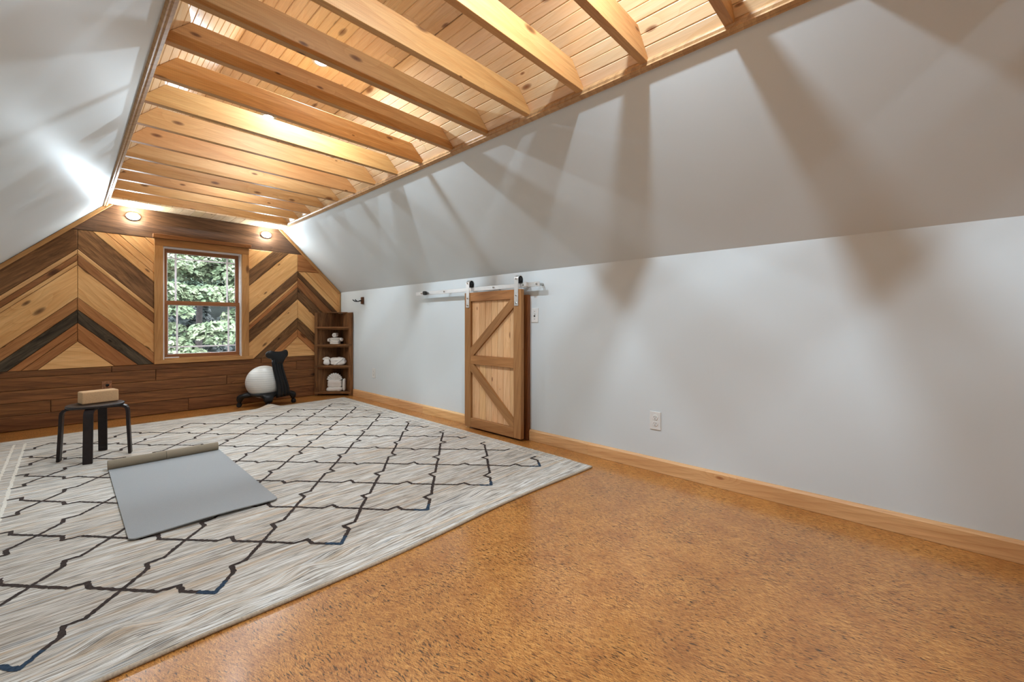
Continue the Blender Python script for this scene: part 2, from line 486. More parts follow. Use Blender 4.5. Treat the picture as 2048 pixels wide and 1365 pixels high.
def lathe(prof, seg=32):
    """prof: (r, z) list, spun about local Z"""
    vs, fs = [], []
    for r, z in prof:
        for k in range(seg):
            t = 2 * math.pi * k / seg
            vs.append((r * math.cos(t), r * math.sin(t), z))
    for i in range(len(prof) - 1):
        for k in range(seg):
            k2 = (k + 1) % seg
            fs.append((i * seg + k, i * seg + k2, (i + 1) * seg + k2, (i + 1) * seg + k))
    fs.append(tuple(range(seg - 1, -1, -1)))
    fs.append(tuple(range((len(prof) - 1) * seg, len(prof) * seg)))
    return fixn(mesh(vs, fs))

def clip(poly, a, b, c):
    """keep a*x + b*z <= c"""
    out = []
    for i in range(len(poly)):
        p, q = poly[i], poly[(i + 1) % len(poly)]
        dp, dq = a * p[0] + b * p[1] - c, a * q[0] + b * q[1] - c
        if dp <= 1e-9: out.append(p)
        if (dp < -1e-9 and dq > 1e-9) or (dp > 1e-9 and dq < -1e-9):
            t = dp / (dp - dq)
            out.append((p[0] + (q[0] - p[0]) * t, p[1] + (q[1] - p[1]) * t))
    return out

def wall_board(name, poly, ang, y0, y1, mat, parent, gap=0.0014, tint=None, ch=0.003):
    """flat board in the x-z plane; poly convex, shrunk by the joint gap, with a chamfered face; grain along angle ang"""
    # drop duplicate points
    pts = []
    for p in poly:
        if not pts or math.hypot(p[0] - pts[-1][0], p[1] - pts[-1][1]) > 0.004: pts.append(p)
    if len(pts) > 2 and math.hypot(pts[0][0] - pts[-1][0], pts[0][1] - pts[-1][1]) < 0.004: pts.pop()
    if len(pts) < 3: return None
    area = sum(pts[i][0] * pts[(i + 1) % len(pts)][1] - pts[(i + 1) % len(pts)][0] * pts[i][1] for i in range(len(pts))) / 2
    if abs(area) < 0.0004: return None
    if area < 0: pts.reverse()
    def inset(ps, g):
        out = ps
        n = len(ps)
        for i in range(n):
            p, q = ps[i], ps[(i + 1) % n]
            ex, ez = q[0] - p[0], q[1] - p[1]
            L = math.hypot(ex, ez)
            nx, nz = ez / L, -ex / L          # outward normal for ccw
            out = clip(out, nx, nz, nx * p[0] + nz * p[1] - g)
        return out
    A = inset(pts, gap)
    B = inset(pts, gap + ch)
    if len(A) < 3 or len(B) != len(A): B = A
    cx = sum(p[0] for p in A) / len(A); cz = sum(p[1] for p in A) / len(A)
    ca, sa = math.cos(ang), math.sin(ang)
    def loc(p): return ((p[0] - cx) * ca + (p[1] - cz) * sa, -(p[0] - cx) * sa + (p[1] - cz) * ca)
    n = len(A)
    vs = []
    th = y1 - y0
    for P, y in ((A, th), (A, ch), (B, 0.0)):
        for p in P:
            u, v = loc(p); vs.append((u, y, v))
    fs = [tuple(range(n)), tuple(range(3 * n - 1, 2 * n - 1, -1))]
    for s in (0, n):
        for i in range(n):
            j = (i + 1) % n
            fs.append((s + i, s + i + n, s + j + n, s + j))
    me = fixn(mesh(vs, fs))
    return link(name, me, mat, parent, basis((ca, 0, sa), (0, 1, 0), (-sa, 0, ca), (cx, y0, cz)), tint=tint)

def jit(s=0.08):
    k = 1 + random.uniform(-s, s)
    return (k, k * (1 + random.uniform(-0.03, 0.03)), k * (1 + random.uniform(-0.05, 0.05)))

# ================================================================== STRUCTURE
floor = struct(link('floor', multi_box([((XL - 0.2, YB - 0.2, -0.12), (XR + 0.2, YF + 0.16, 0.0))]), M['floor']))
wall_right = struct(link('wall_right', multi_box([((XR, YB, 0), (XR + 0.12, YF + 0.15, KNEE + 0.02))]), M['wall']))
wall_left = struct(link('wall_left', multi_box([((XL - 0.12, YB, 0), (XL, YF + 0.15, KNEE + 0.02))]), M['wall']))
wall_back = struct(link('wall_back', multi_box([((XL - 0.2, YB - 0.12, 0), (XR + 0.2, YB, 2.8))]), M['wall']))
ZT = 2.118                                    # top of the drywall slopes
ceiling_right = struct(link('ceiling_right', prism([(XR, KNEE), (SR - ZT, ZT), (SR - ZT + 0.09, ZT + 0.09), (XR + 0.14, KNEE + 0.04)], 'y', YB, YF + 0.01), M['wall']))
ceiling_left = struct(link('ceiling_left', prism([(XL, KNEE), (SL + ZT, ZT), (SL + ZT - 0.09, ZT + 0.09), (XL - 0.14, KNEE + 0.04)], 'y', YB, YF + 0.01), M['wall']))

# roof deck behind the planks
o = 0.016
deck = [(PL + 2.03 - o, 2.03 + o), (PL + ZF - o * 0.4, ZF + o), (PR - ZF + o * 0.4, ZF + o), (PR - 2.03 + o, 2.03 + o),
        (PR - 2.03 + 0.1, 2.03 + 0.1), (PR - ZF + 0.05, ZF + 0.12), (PL + ZF - 0.05, ZF + 0.12), (PL + 2.03 - 0.1, 2.03 + 0.1)]
nv = len(deck)
quads = [(0, 1, 6, 7), (1, 2, 5, 6), (2, 3, 4, 5)]
vs, fs = [], []
for q in quads:
    b0 = len(vs)
    for y in (YB, YF + 0.15):
        vs += [(deck[i][0], y, deck[i][1]) for i in q]
    fs += [(b0, b0 + 1, b0 + 2, b0 + 3), (b0 + 7, b0 + 6, b0 + 5, b0 + 4)]
    fs += [(b0 + i, b0 + 4 + i, b0 + 4 + (i + 1) % 4, b0 + (i + 1) % 4) for i in range(4)]
ceiling = struct(link('ceiling', fixn(mesh(vs, fs)), M['pine']))

# beaded ceiling planks: profile across y (local), thickness z (face at z = 0, body upward)
def plank_mesh(L, w, t=0.014):
    h = w / 2 - 0.0006
    c, g = 0.0035, 0.003
    prof = [(-h, t), (-h, c), (-h + c, 0), (-g, 0), (0, g), (g, 0), (h - c, 0), (h, c), (h, t)]
    n = len(prof)
    vs = [(-L / 2, p[0], p[1]) for p in prof] + [(L / 2, p[0], p[1]) for p in prof]
    fs = [tuple(range(n - 1, -1, -1)), tuple(range(n, 2 * n))]
    for i in range(n):
        j = (i + 1) % n
        fs.append((i, j, j + n, i + n))
    return fixn(mesh(vs, fs))

def plank_run(center2, across, normal_up, w, k):
    """a row of planks laid end to end along the room; center2 = (x,z), across = unit 2D, normal_up = unit 2D away from room"""
    r = random.Random(100 + k)
    y = YB
    first = r.uniform(0.8, 2.6)
    while y < YF - 0.01:
        L = first if y == YB else r.uniform(2.0, 3.3)
        e = min(y + L, YF - 0.001)
        if YF - e < 0.5: e = YF - 0.001
        m = basis((0, 1, 0), (across[0], 0, across[1]), (normal_up[0], 0, normal_up[1]), (center2[0], (y + e) / 2, center2[1]))
        kk = 1 + r.uniform(-0.09, 0.07)
        link('plank', plank_mesh(e - y - 0.0012, w), M['pine'], ceiling, m, tint=(kk, kk * (1 + r.uniform(-0.02, 0.02)), kk * (1 + r.uniform(-0.06, 0.04))))
        y = e
s2 = math.sqrt(0.5)
k = 0
nf = 7
xf0, xf1 = PL + ZF, PR - ZF
wf = (xf1 - xf0) / nf
for i in range(nf):
    plank_run((xf0 + (i + 0.5) * wf, ZF), (-1, 0), (0, 1), wf, k); k += 1
zs0 = 2.10
ns = 6
ws = (ZF - zs0) / s2 / ns
for i in range(ns):
    zc = ZF - (i + 0.5) * ws * s2
    plank_run((PR - zc, zc), (-s2, s2), (s2, s2), ws, k); k += 1
    plank_run((PL + zc, zc), (-s2, -s2), (-s2, s2), ws, k); k += 1

# collar-tie beams
for i, yr in enumerate(BEAMS):
    poly = [(PL + BZ0 + 0.001, BZ0), (PR - BZ0 - 0.001, BZ0), (PR - BZ1 - 0.001, BZ1), (PL + BZ1 + 0.001, BZ1)]
    c = (1.034, yr - BEAM_T / 2, (BZ0 + BZ1) / 2)
    loc = [(p[0] - c[0], p[1] - c[2]) for p in poly]
    me = prism(loc, 'y', -BEAM_T / 2, BEAM_T / 2)
    bm = bmesh.new(); bm.from_mesh(me)
    bmesh.ops.bevel(bm, geom=bm.edges[:], offset=0.0015, segments=1, affect='EDGES')
    bm.to_mesh(me); bm.free()
    rr = random.Random(300 + i)
    kk = 1 + rr.uniform(-0.14, 0.08)
    if i == 13: kk = 0.82
    b = link('beam', me, M['beam'], ceiling, Matrix.Translation(c), tint=(kk, kk * (1 + rr.uniform(-0.04, 0.02)), kk * (1 + rr.uniform(-0.10, 0.04))))

# boxed soffit between the last beam and the window wall
x = 0.27
while x < 1.80:
    e = min(x + 0.0915, 1.812)
    bar('soffit_plank', (x + 0.0006, BEAMS[-1] - BEAM_T, 2.104), (e - 0.0006, YF, 2.119), M['pine'], ceiling, 'y', 0.002, tint=jit(0.06))
    x = e

# crown trim where the planks meet the drywall
def trim_profile(P, d, n):
    pts = [(0.0, -0.004), (0.0, 0.012), (0.010, 0.014), (0.012, 0.019), (0.026, 0.023), (0.030, 0.017), (0.040, 0.015), (0.046, 0.008), (0.048, -0.004)]
    return [(P[0] + d[0] * a + n[0] * b, P[1] + d[1] * a + n[1] * b) for a, b in pts]
tr = struct(link('trim_1', prism(trim_profile((SR - 2.103, 2.103), (-s2, s2), (-s2, -s2)), 'y', YB, YF - 0.001), M['crown']))
tl = struct(link('trim_2', prism(trim_profile((SL + 2.078, 2.078), (s2, s2), (s2, -s2)), 'y', YB, YF - 0.001), M['crown']))

# ------------------------------------------------------------------ window wall
WX0, WX1, WZ0, WZ1 = 0.686, 1.396, 0.561, 1.746       # opening inside the casing
yb0, yb1 = YF + 0.018, YF + 0.15
wall_far = struct(link('wall_far', multi_box([
    ((XL - 0.2, yb0, 0), (WX0, yb1, 2.7)), ((WX1, yb0, 0), (XR + 0.2, yb1, 2.7)),
    ((WX0, yb0, 0), (WX1, yb1, WZ0)), ((WX0, yb0, WZ1), (WX1, yb1, 2.7))]), M['board_dark']))

def far(poly, ang, mat, tint=None, dy=None):
    d = random.uniform(-0.0025, 0.0025) if dy is None else dy
    return wall_board('board', poly, ang, YF + d, YF + 0.0185, mat, wall_far, tint=tint)

# wainscot rows
zrow = [0.002, 0.135, 0.247, 0.352, 0.465, 0.523]
joints = [[0.9], [-0.1, 1.75], [1.25], [0.63, 2.0], [0.3, 1.6]]
for r_ in range(5):
    xs = [XL] + joints[r_] + [XR]
    for a, b in zip(xs[:-1], xs[1:]):
        far([(a, zrow[r_]), (b, zrow[r_]), (b, zrow[r_ + 1]), (a, zrow[r_ + 1])], 0, M['wainscot'], jit(0.10))
# the dark board along the top
far([(SL + 1.82, 1.82), (SR - 1.82, 1.82), (SR - 2.12, 2.12), (SL + 2.12, 2.12)], 0, M['topboard'])

# chevron fields
def field(regions, strips, cx, sgn):
    """strips: (c_low, c_high, material, tint); a strip lies between z = c + sgn*(x - cx)"""
    for lo, hi, mat, tint in strips:
        p = [(cx - 1.2, -1.0), (cx + 1.2, -1.0), (cx + 1.2, 4.0), (cx - 1.2, 4.0)]
        for h in regions: p = clip(p, *h)
        # z - sgn*(x-cx) <= hi ; >= lo
        p = clip(p, -sgn, 1, hi - sgn * cx)
        if lo is not None: p = clip(p, sgn, -1, -lo + sgn * cx)
        if len(p) >= 3: far(p, math.atan2(sgn, 1), mat, tint or jit(0.05))

LT, MD, DK, GY = M['board_light'], M['board_mid'], M['board_dark'], M['board_grey']
base = [(0, -1, -0.523), (0, 1, 1.82), (-1, 1, -SL), (1, 1, SR)]
C1, C2 = 0.069, 2.013
redbrown = (0.80, 0.74, 0.70)
field(base + [(1, 0, C1), (-1, 0, -XL)], [(1.639, 3.0, DK, (1.12, 1.02, 0.92)), (1.590, 1.639, LT, (0.86, 0.80, 0.78)), (1.532, 1.590, MD, redbrown), (1.488, 1.532, LT, (0.92, 0.88, 0.84)), (1.184, 1.488, LT, (1.06, 1.04, 1.0)),
      (1.07, 1.184, MD, (1.0, 0.97, 0.93)), (0.947, 1.07, GY, None), (0.868, 0.947, MD, (1.02, 0.92, 0.84)), (0.773, 0.868, MD, (0.98, 0.9, 0.82))], C1, 1)
field(base + [(-1, 0, -C1), (1, 0, WX0 - 0.06)], [(1.639, 1.915, DK, (1.25, 1.2, 1.15)), (1.915, 2.008, LT, (0.94, 0.88, 0.84)), (2.008, 2.10, LT, (0.96, 0.86, 0.80)), (2.10, 2.29, LT, (0.98, 0.93, 0.9)), (2.29, 3.0, LT, (0.92, 0.86, 0.82)),
      (1.590, 1.639, LT, (0.90, 0.84, 0.80)), (1.488, 1.590, MD, redbrown), (1.184, 1.488, LT, (1.03, 0.98, 0.92)), (1.07, 1.184, MD, (1.12, 1.08, 1.03)), (0.947, 1.07, GY, None), (0.773, 0.947, MD, (0.96, 0.86, 0.78))], C1, -1)
p = [(C1 - 0.25, 0.523), (C1 + 0.25, 0.523), (C1, 0.773)]
far(p, 0, LT, (1.12, 1.12, 1.12))
field(base + [(1, 0, C2), (-1, 0, -(WX1 + 0.06))], [(2.10, 3.0, LT, (1, 0.95, 0.9)), (1.923, 2.10, DK, (1.08, 1.06, 1.02)), (1.608, 1.923, LT, (1.06, 1.05, 1.02)), (1.49, 1.608, DK, (0.95, 0.9, 0.86)), (1.455, 1.49, LT, (0.95, 0.9, 0.86)), (1.399, 1.455, MD, (1.02, 0.9, 0.82)),
      (1.249, 1.399, DK, (0.95, 0.9, 0.85)), (1.014, 1.249, LT, (1.0, 0.97, 0.94)), (0.871, 1.014, DK, (1.02, 0.98, 0.92)), (0.773, 0.871, MD, (1.08, 1.0, 0.92))], C2, 1)
RR = base + [(-1, 0, -C2), (1, 0, XR)]
far([(C2, 1.605), (SR - 1.605, 1.605), (SR - 1.82, 1.82), (C2, 1.82)], 0, MD, (0.95, 0.88, 0.82))
field(RR + [(0, 1, 1.605)], [(1.70, 3.0, LT, (0.98, 0.92, 0.86)), (1.608, 1.70, LT, (1.04, 1.0, 0.95)), (1.535, 1.608, DK, (0.8, 0.76, 0.72)), (1.399, 1.535, MD, (0.68, 0.62, 0.58)), (1.249, 1.399, DK, (0.85, 0.82, 0.8)),
      (1.014, 1.249, LT, (1.02, 1.0, 0.96)), (0.871, 1.014, DK, (0.95, 0.92, 0.88)), (0.773, 0.871, MD, (1.1, 1.02, 0.94))], C2, -1)
far([(C2 - 0.25, 0.523), (C2 + 0.25, 0.523), (C2, 0.773)], 0, LT, (1.0, 0.95, 0.9))

# pine edge strips along the slopes and the corner of the window wall
def strip(name, poly, ang): return struct(wall_board(name, poly, ang, YF - 0.016, YF + 0.0005, M['casing'], None))
strip('trim_3', [(SL + 1.30 + 0.002, 1.30), (SL + 1.30 + 0.052, 1.30), (SL + 2.10 + 0.052, 2.10), (SL + 2.10 + 0.002, 2.10)], R(45))
strip('trim_4', [(XR - 0.002, KNEE), (XR - 0.030, KNEE - 0.02), (SR - 2.10 - 0.046, 2.10), (SR - 2.10 - 0.002, 2.10)], R(-45))
strip('trim_5', [(XR - 0.002, 0.0), (XR - 0.030, 0.0), (XR - 0.030, KNEE - 0.022), (XR - 0.002, KNEE - 0.002)], R(90))

# ------------------------------------------------------------------ window
win = struct(empty('window_1', (0, YF, 0)))
rel = (0, YF, 0)
def wbar(name, lo, hi, mat, parent=None, grain='x', bev=0.002, tint=None):
    return bar(name, lo, hi, mat, parent or win, grain, bev, tint, rel)
yc = YF - 0.022
wbar('casing', (0.616, yc, WZ0), (WX0, YF - 0.0025, WZ1), M['casing'], grain='z', tint=(1.0, 0.98, 0.95))
wbar('casing', (WX1, yc, WZ0), (1.467, YF - 0.0025, WZ1), M['casing'], grain='z', tint=(1.02, 1.0, 0.96))
wbar('head_casing', (0.616, yc, WZ1), (1.467, YF - 0.0025, 1.822), M['casing'], tint=(0.70, 0.64, 0.58))
wbar('head_cap', (0.604, yc - 0.018, 1.822), (1.486, YF - 0.0025, 1.864), M['board_mid'], tint=(0.60, 0.55, 0.52))
wbar('apron', (0.616, yc, 0.521), (1.510, YF - 0.0025, WZ0), M['casing'], tint=(1.0, 0.96, 0.9))
# jamb liner (white vinyl) and wooden stops
yj = YF + 0.15
wbar('jamb', (WX0 - 0.002, YF - 0.002, WZ0), (WX0 + 0.012, yj, WZ1), M['vinyl'], grain='z')
wbar('jamb', (WX1 - 0.012, YF - 0.002, WZ0), (WX1 + 0.002, yj, WZ1), M['vinyl'], grain='z')
wbar('jamb', (WX0 + 0.012, YF - 0.002, WZ1 - 0.012), (WX1 - 0.012, yj, WZ1 + 0.002), M['vinyl'])
wbar('sill', (WX0 + 0.012, YF - 0.002, WZ0 - 0.002), (WX1 - 0.012, yj, WZ0 + 0.014), M['casing'])
def sash(name, x0, x1, z0, z1, ys, sw, top, bot, vx, hz):
    s = link(name, box_mesh(x1 - x0, 0.028, bot, 0.002), M['sash'], win, Matrix.Translation(((x0 + x1) / 2, ys - YF, z0 + bot / 2)))
    def part(n, lo, hi, mat, g):
        return bar(n, lo, hi, mat, s, g, 0.0015, None, ((x0 + x1) / 2, ys, z0 + bot / 2))
    part('rail', (x0, ys - 0.014, z1 - top), (x1, ys + 0.014, z1), M['sash'], 'x')
    part('stile', (x0, ys - 0.014, z0 + bot), (x0 + sw, ys + 0.014, z1 - top), M['sash'], 'z')
    part('stile', (x1 - sw, ys - 0.014, z0 + bot), (x1, ys + 0.014, z1 - top), M['sash'], 'z')
    part('pane', (x0 + sw - 0.002, ys - 0.002, z0 + bot - 0.002), (x1 - sw + 0.002, ys + 0.002, z1 - top + 0.002), M['glass'], 'x').data.materials[0] = M['glass']
    gx0, gx1, gz0, gz1 = x0 + sw, x1 - sw, z0 + bot, z1 - top
    e = 0.006
    part('glazing_bead', (gx0, ys - 0.009, gz0), (gx1, ys - 0.004, gz0 + e), M['grille'], 'x')
    part('glazing_bead', (gx0, ys - 0.009, gz1 - e), (gx1, ys - 0.004, gz1), M['grille'], 'x')
    part('glazing_bead', (gx0, ys - 0.009, gz0 + e), (gx0 + e, ys - 0.004, gz1 - e), M['grille'], 'z')
    part('glazing_bead', (gx1 - e, ys - 0.009, gz0 + e), (gx1, ys - 0.004, gz1 - e), M['grille'], 'z')
    for v in vx: part('muntin', (v - 0.0085, ys - 0.0095, gz0), (v + 0.0085, ys - 0.0035, gz1), M['grille'], 'z')
    part('muntin', (gx0, ys - 0.0100, hz - 0.007), (gx1, ys - 0.0040, hz + 0.007), M['grille'], 'x')
sash('upper_sash', WX0 + 0.012, WX1 - 0.014, 1.135, 1.736, YF + 0.092, 0.030, 0.040, 0.036, (0.803, 1.272), 1.640)
sash('lower_sash', WX0 + 0.012, WX1 - 0.014, WZ0 + 0.014, 1.182, YF + 0.052, 0.032, 0.042, 0.038, (0.809, 1.276), 0.690)

# ------------------------------------------------------------------ baseboards
def base_prof(x, s):        # x = wall face, s = direction into the room
    return [(x, 0.001), (x + s * 0.020, 0.001), (x + s * 0.020, 0.076), (x + s * 0.014, 0.084), (x + s * 0.010, 0.088), (x, 0.088)]
def baseboard(name, x, s, runs):
    root = struct(empty(name, (x, 0, 0)))
    for a, b in runs:
        prof = [(-s * (p[0] - x), p[1]) for p in base_prof(x, s)]
        # local x along the wall, so the grain runs along it
        me = prism(prof, 'x', -(b - a) / 2, (b - a) / 2)
        mtx = basis((0, 1, 0), (-s, 0, 0), (0, 0, 1), (0, (a + b) / 2, 0))
        link('baseboard_board', me, M['baseboard'], root, mtx, tint=jit(0.04))
    return root
baseboard('baseboard_right', XR, -1, [(YB, -0.6), (-0.599, 1.659), (1.660, 2.212), (2.94, 3.68), (3.681, YF - 0.40)])
baseboard('baseboard_left', XL, 1, [(YB, 1.0), (1.001, 3.4), (3.401, YF - 0.02)])

# ------------------------------------------------------------------ barn door, its casing and track
trim_d = struct(empty('trim_6', (XR, 2.26, 0)))
rl = (XR, 2.26, 0)
bar('casing_board', (XR - 0.034, 2.214, 0.001), (XR, 2.300, 1.172), M['jamb'], trim_d, 'z', 0.002, None, rl)
bar('casing_board', (XR - 0.034, 2.800, 0.001), (XR, 2.886, 1.172), M['jamb'], trim_d, 'z', 0.002, None, rl)
bar('casing_board', (XR - 0.034, 2.3005, 1.088), (XR, 2.7995, 1.172), M['jamb'], trim_d, 'y', 0.002, None, rl)

DX0, DX1 = 2.470, 2.508          # door front and back faces
door = struct(empty('door_1', (DX0, 2.57, 0.02)))
rd = (DX0, 2.57, 0.02)
dy0, dy1, dz0, dz1 = 2.228, 2.914, 0.017, 1.215
SW = 0.081
def dbar(n, lo, hi, mat, g='z', tint=None, bev=0.002): return bar(n, lo, hi, mat, door, g, bev, tint, rd)
dbar('stile', (DX0, dy0, dz0), (DX1, dy0 + SW, dz1), M['doorframe'], 'z', (0.98, 0.97, 0.96))
dbar('stile', (DX0, dy1 - SW, dz0), (DX1, dy1, dz1), M['doorframe'], 'z', (0.92, 0.9, 0.86))
dbar('rail', (DX0, dy0 + SW, 1.137), (DX1, dy1 - SW, dz1), M['doorframe'], 'y', (1.10, 1.02, 0.95))
dbar('rail', (DX0, dy0 + SW, 0.579), (DX1, dy1 - SW, 0.656), M['doorframe'], 'y', (1.08, 1.01, 0.95))
dbar('rail', (DX0, dy0 + SW, dz0), (DX1, dy1 - SW, 0.097), M['doorframe'], 'y', (0.98, 0.95, 0.92))
ya, yb = dy0 + SW, dy1 - SW
npl = 7
edges = [yb, 2.808, 2.734, 2.658, 2.585, 2.512, 2.443, 2.366, ya]
for a, b in zip(edges[:-1], edges[1:]):
    for z0, z1 in ((0.097, 0.579), (0.656, 1.137)):
        dbar('panel_plank', (DX0 + 0.020, b + 0.0008, z0), (DX1 - 0.002, a - 0.0008, z1), M['doorplank'], 'z', jit(0.05), 0.0025)
dbar('back_panel', (DX1 - 0.0025, ya, 0.097), (DX1, yb, 1.137), M['doorplank'], 'z', (0.7, 0.7, 0.7))
def brace(p0, p1, halfw, zlo, zhi):
    (y0_, z0_), (y1_, z1_) = p0, p1
    ang = math.atan2(z1_ - z0_, y1_ - y0_)
    d = (math.cos(ang), math.sin(ang)); nn = (-d[1], d[0])
    poly = [(y0_ - d[0] * 0.3 + nn[0] * halfw, z0_ - d[1] * 0.3 + nn[1] * halfw), (y0_ - d[0] * 0.3 - nn[0] * halfw, z0_ - d[1] * 0.3 - nn[1] * halfw),
            (y1_ + d[0] * 0.3 - nn[0] * halfw, z1_ + d[1] * 0.3 - nn[1] * halfw), (y1_ + d[0] * 0.3 + nn[0] * halfw, z1_ + d[1] * 0.3 + nn[1] * halfw)]
    for h in ((1, 0, yb - 0.0005), (-1, 0, -ya - 0.0005), (0, 1, zhi - 0.0005), (0, -1, -zlo - 0.0005)): poly = clip(poly, *h)
    cy = sum(q[0] for q in poly) / len(poly); cz = sum(q[1] for q in poly) / len(poly)
    loc = [((q[0] - cy) * d[0] + (q[1] - cz) * d[1], (q[0] - cy) * nn[0] + (q[1] - cz) * nn[1]) for q in poly]
    me = prism(loc, 'z', 0.0, 0.0195)
    m = basis((0, d[0], d[1]), (0, nn[0], nn[1]), (1, 0, 0), (0.0005, cy - rd[1], cz - rd[2]))
    link('brace', me, M['doorframe'], door, m, tint=(0.94, 0.92, 0.90))
# upper brace rises from the far stile to the near top corner, lower one falls to the near bottom corner
brace((2.815, 0.690), (2.325, 1.105), 0.036, 0.656, 1.137)
brace((2.815, 0.548), (2.325, 0.130), 0.036, 0.097, 0.579)

RX = 2.497                        # track bar
track = tag(empty('sliding_door_track', (RX, 2.9, 1.25)), 'flat steel barn door track bolted along the white wall', 'door track')
rt = (RX, 2.9, 1.25)
bar('bar', (RX - 0.004, 2.058, 1.229), (RX + 0.004, 3.720, 1.264), M['steel'], track, 'y', 0.001, None, rt)
def xcyl(name, y, z, x0, x1, r, mat, parent, rr, seg=14):
    prof = [(r * 0.85, 0.0), (r, r * 0.12), (r, x1 - x0)] if r < 0.02 else [(r * 0.94, 0), (r, (x1 - x0) * 0.15), (r, (x1 - x0) * 0.85), (r * 0.94, x1 - x0)]
    return link(name, lathe(prof, seg), mat, parent, basis((0, 1, 0), (0, 0, 1), (1, 0, 0), (x0 - rr[0], y - rr[1], z - rr[2])), smooth=False)
for yb_ in (3.62, 3.243, 2.564, 2.222, 2.085):
    xcyl('bolt', yb_, 1.248, RX - 0.010, RX - 0.004, 0.008, M['bolt'], track, rt)
    xcyl('standoff', yb_, 1.248, RX + 0.004, XR, 0.011, M['bolt'], track, rt)
st = xcyl('end_stop', 3.542, 1.247, RX - 0.034, RX - 0.004, 0.0205, M['darkmetal'], track, rt, 20)
for a_ in range(5):
    t_ = a_ * 2 * math.pi / 5
    link('stop_bolt', lathe([(0.003, 0), (0.0035, 0.002), (0.0035, 0.004)], 10), M['slot'], st, Matrix.Translation((0.011 * math.cos(t_), 0.011 * math.sin(t_), -0.0035)))
bar('end_stop', (RX - 0.024, 2.176, 1.234), (RX - 0.004, 2.200, 1.270), M['steel'], track, 'z', 0.002, None, rt)
# hanger straps: flat bar bent over a black wheel
for yc_ in (2.868, 2.275):
    r_c = 0.034
    w_ = 0.021
    xs0 = DX0 - 0.005
    prof = [(xs0, 1.083)]
    prof_out = [(xs0, 1.083), (xs0, 1.300)]
    cxw, czw = RX, 1.2955
    rad = cxw - xs0
    outer = [(cxw - rad * math.cos(t), czw + rad * 1.05 * math.sin(t)) for t in [math.pi * i / 12 for i in range(13)]]
    outer = [(xs0, 1.083)] + outer + [(cxw + rad * 0.92, 1.262)]
    rin = rad - 0.005
    inner = [(cxw - rin * math.cos(t), czw + (rad * 1.05 - 0.005) * math.sin(t)) for t in [math.pi * i / 12 for i in range(13)]]
    inner = [(xs0 + 0.005, 1.083)] + inner + [(cxw + rad * 0.92 - 0.005, 1.262)]
    vs, fs = [], []
    nO = len(outer)
    for yy in (yc_ - w_, yc_ + w_):
        vs += [(p[0] - rd[0], yy - rd[1], p[1] - rd[2]) for p in outer] + [(p[0] - rd[0], yy - rd[1], p[1] - rd[2]) for p in inner]
    for i in range(nO - 1):
        a, b = i, i + 1
        fs += [(a, b, b + 2 * nO, a + 2 * nO), (nO + a, nO + a + 2 * nO, nO + b + 2 * nO, nO + b), (a, nO + a, nO + b, b), (a + 2 * nO, b + 2 * nO, nO + b + 2 * nO, nO + a + 2 * nO)]
    fs += [(0, 2 * nO, 3 * nO, nO), (nO - 1, 2 * nO - 1, 4 * nO - 1, 3 * nO - 1)]
    strap = link('hanger_strap', fixn(mesh(vs, fs)), M['steel'], door)
    wp = [(0.028, 0), (0.031, 0.003), (0.027, 0.010), (0.027, 0.024), (0.031, 0.031), (0.028, 0.034)]
    link('wheel', lathe(wp, 24), M['caster'], strap, basis((0, 1, 0), (0, 0, 1), (1, 0, 0), (RX - 0.017 - rd[0], yc_ - rd[1], 1.2935 - rd[2])))
    for zz in (1.103, 1.165, 1.2985):
        xcyl('bolt', yc_, zz, xs0 - 0.007, xs0, 0.007, M['bolt'], strap, rd, 10)

# ------------------------------------------------------------------ recessed ceiling lights, three of them added as fill
for i, y in enumerate(CAN_Y):
    ord_ = ['added as fill, sixth', 'added as fill, fifth', 'fourth', 'third', 'second', 'first'][i]
    root = tag(empty('recessed_light', (1.065, y, ZF)), 'round white recessed ceiling light between the beams, %s from the window wall' % ord_, 'ceiling light', 'recessed lights along the middle of the ceiling')
    link('trim_ring', lathe([(0.036, -0.0005), (0.037, -0.006), (0.052, -0.0045), (0.054, -0.0005)], 28), M['plate'], root)
    link('lens', lathe([(0.034, -0.0065), (0.024, -0.0085), (0.010, -0.0090)], 24), M['lens'], root)
    ld = bpy.data.lights.new('recessed_lamp', 'AREA')
    ld.shape = 'DISK'; ld.size = 0.075; ld.energy = CAN_POWER[y]
    ld.color = (0.70, 0.86, 1.0)
    lo = bpy.data.objects.new('lamp', ld); COL.objects.link(lo)
    lo.parent = root; lo.location = (0, 0, -0.012)

# the two wall lights beside the window head
for x, which in ((0.455, 'left of the window'), (1.652, 'right of the window')):
    root = tag(empty('wall_light', (x, YF - 0.003, 2.013)), 'small white glowing light on the dark top board, %s' % which, 'wall light', 'lights on the window wall')
    m = basis((1, 0, 0), (0, 0, 1), (0, -1, 0), (0, 0, 0))
    bp = [(0.056, 0.0), (0.058, 0.004), (0.052, 0.010)]
    link('mounting_plate', lathe(bp, 24), M['plate'], root, m @ Matrix.Diagonal((1, 0.68, 1, 1)))
    dp = [(0.045, 0.010)] + [(0.045 * math.cos(t), 0.014 + 0.018 * math.sin(t)) for t in [0, 0.35, 0.7, 1.05, 1.35]]
    link('diffuser', lathe(dp, 24), M['puck'], root, m @ Matrix.Diagonal((1, 0.62, 1, 1)), smooth=True)

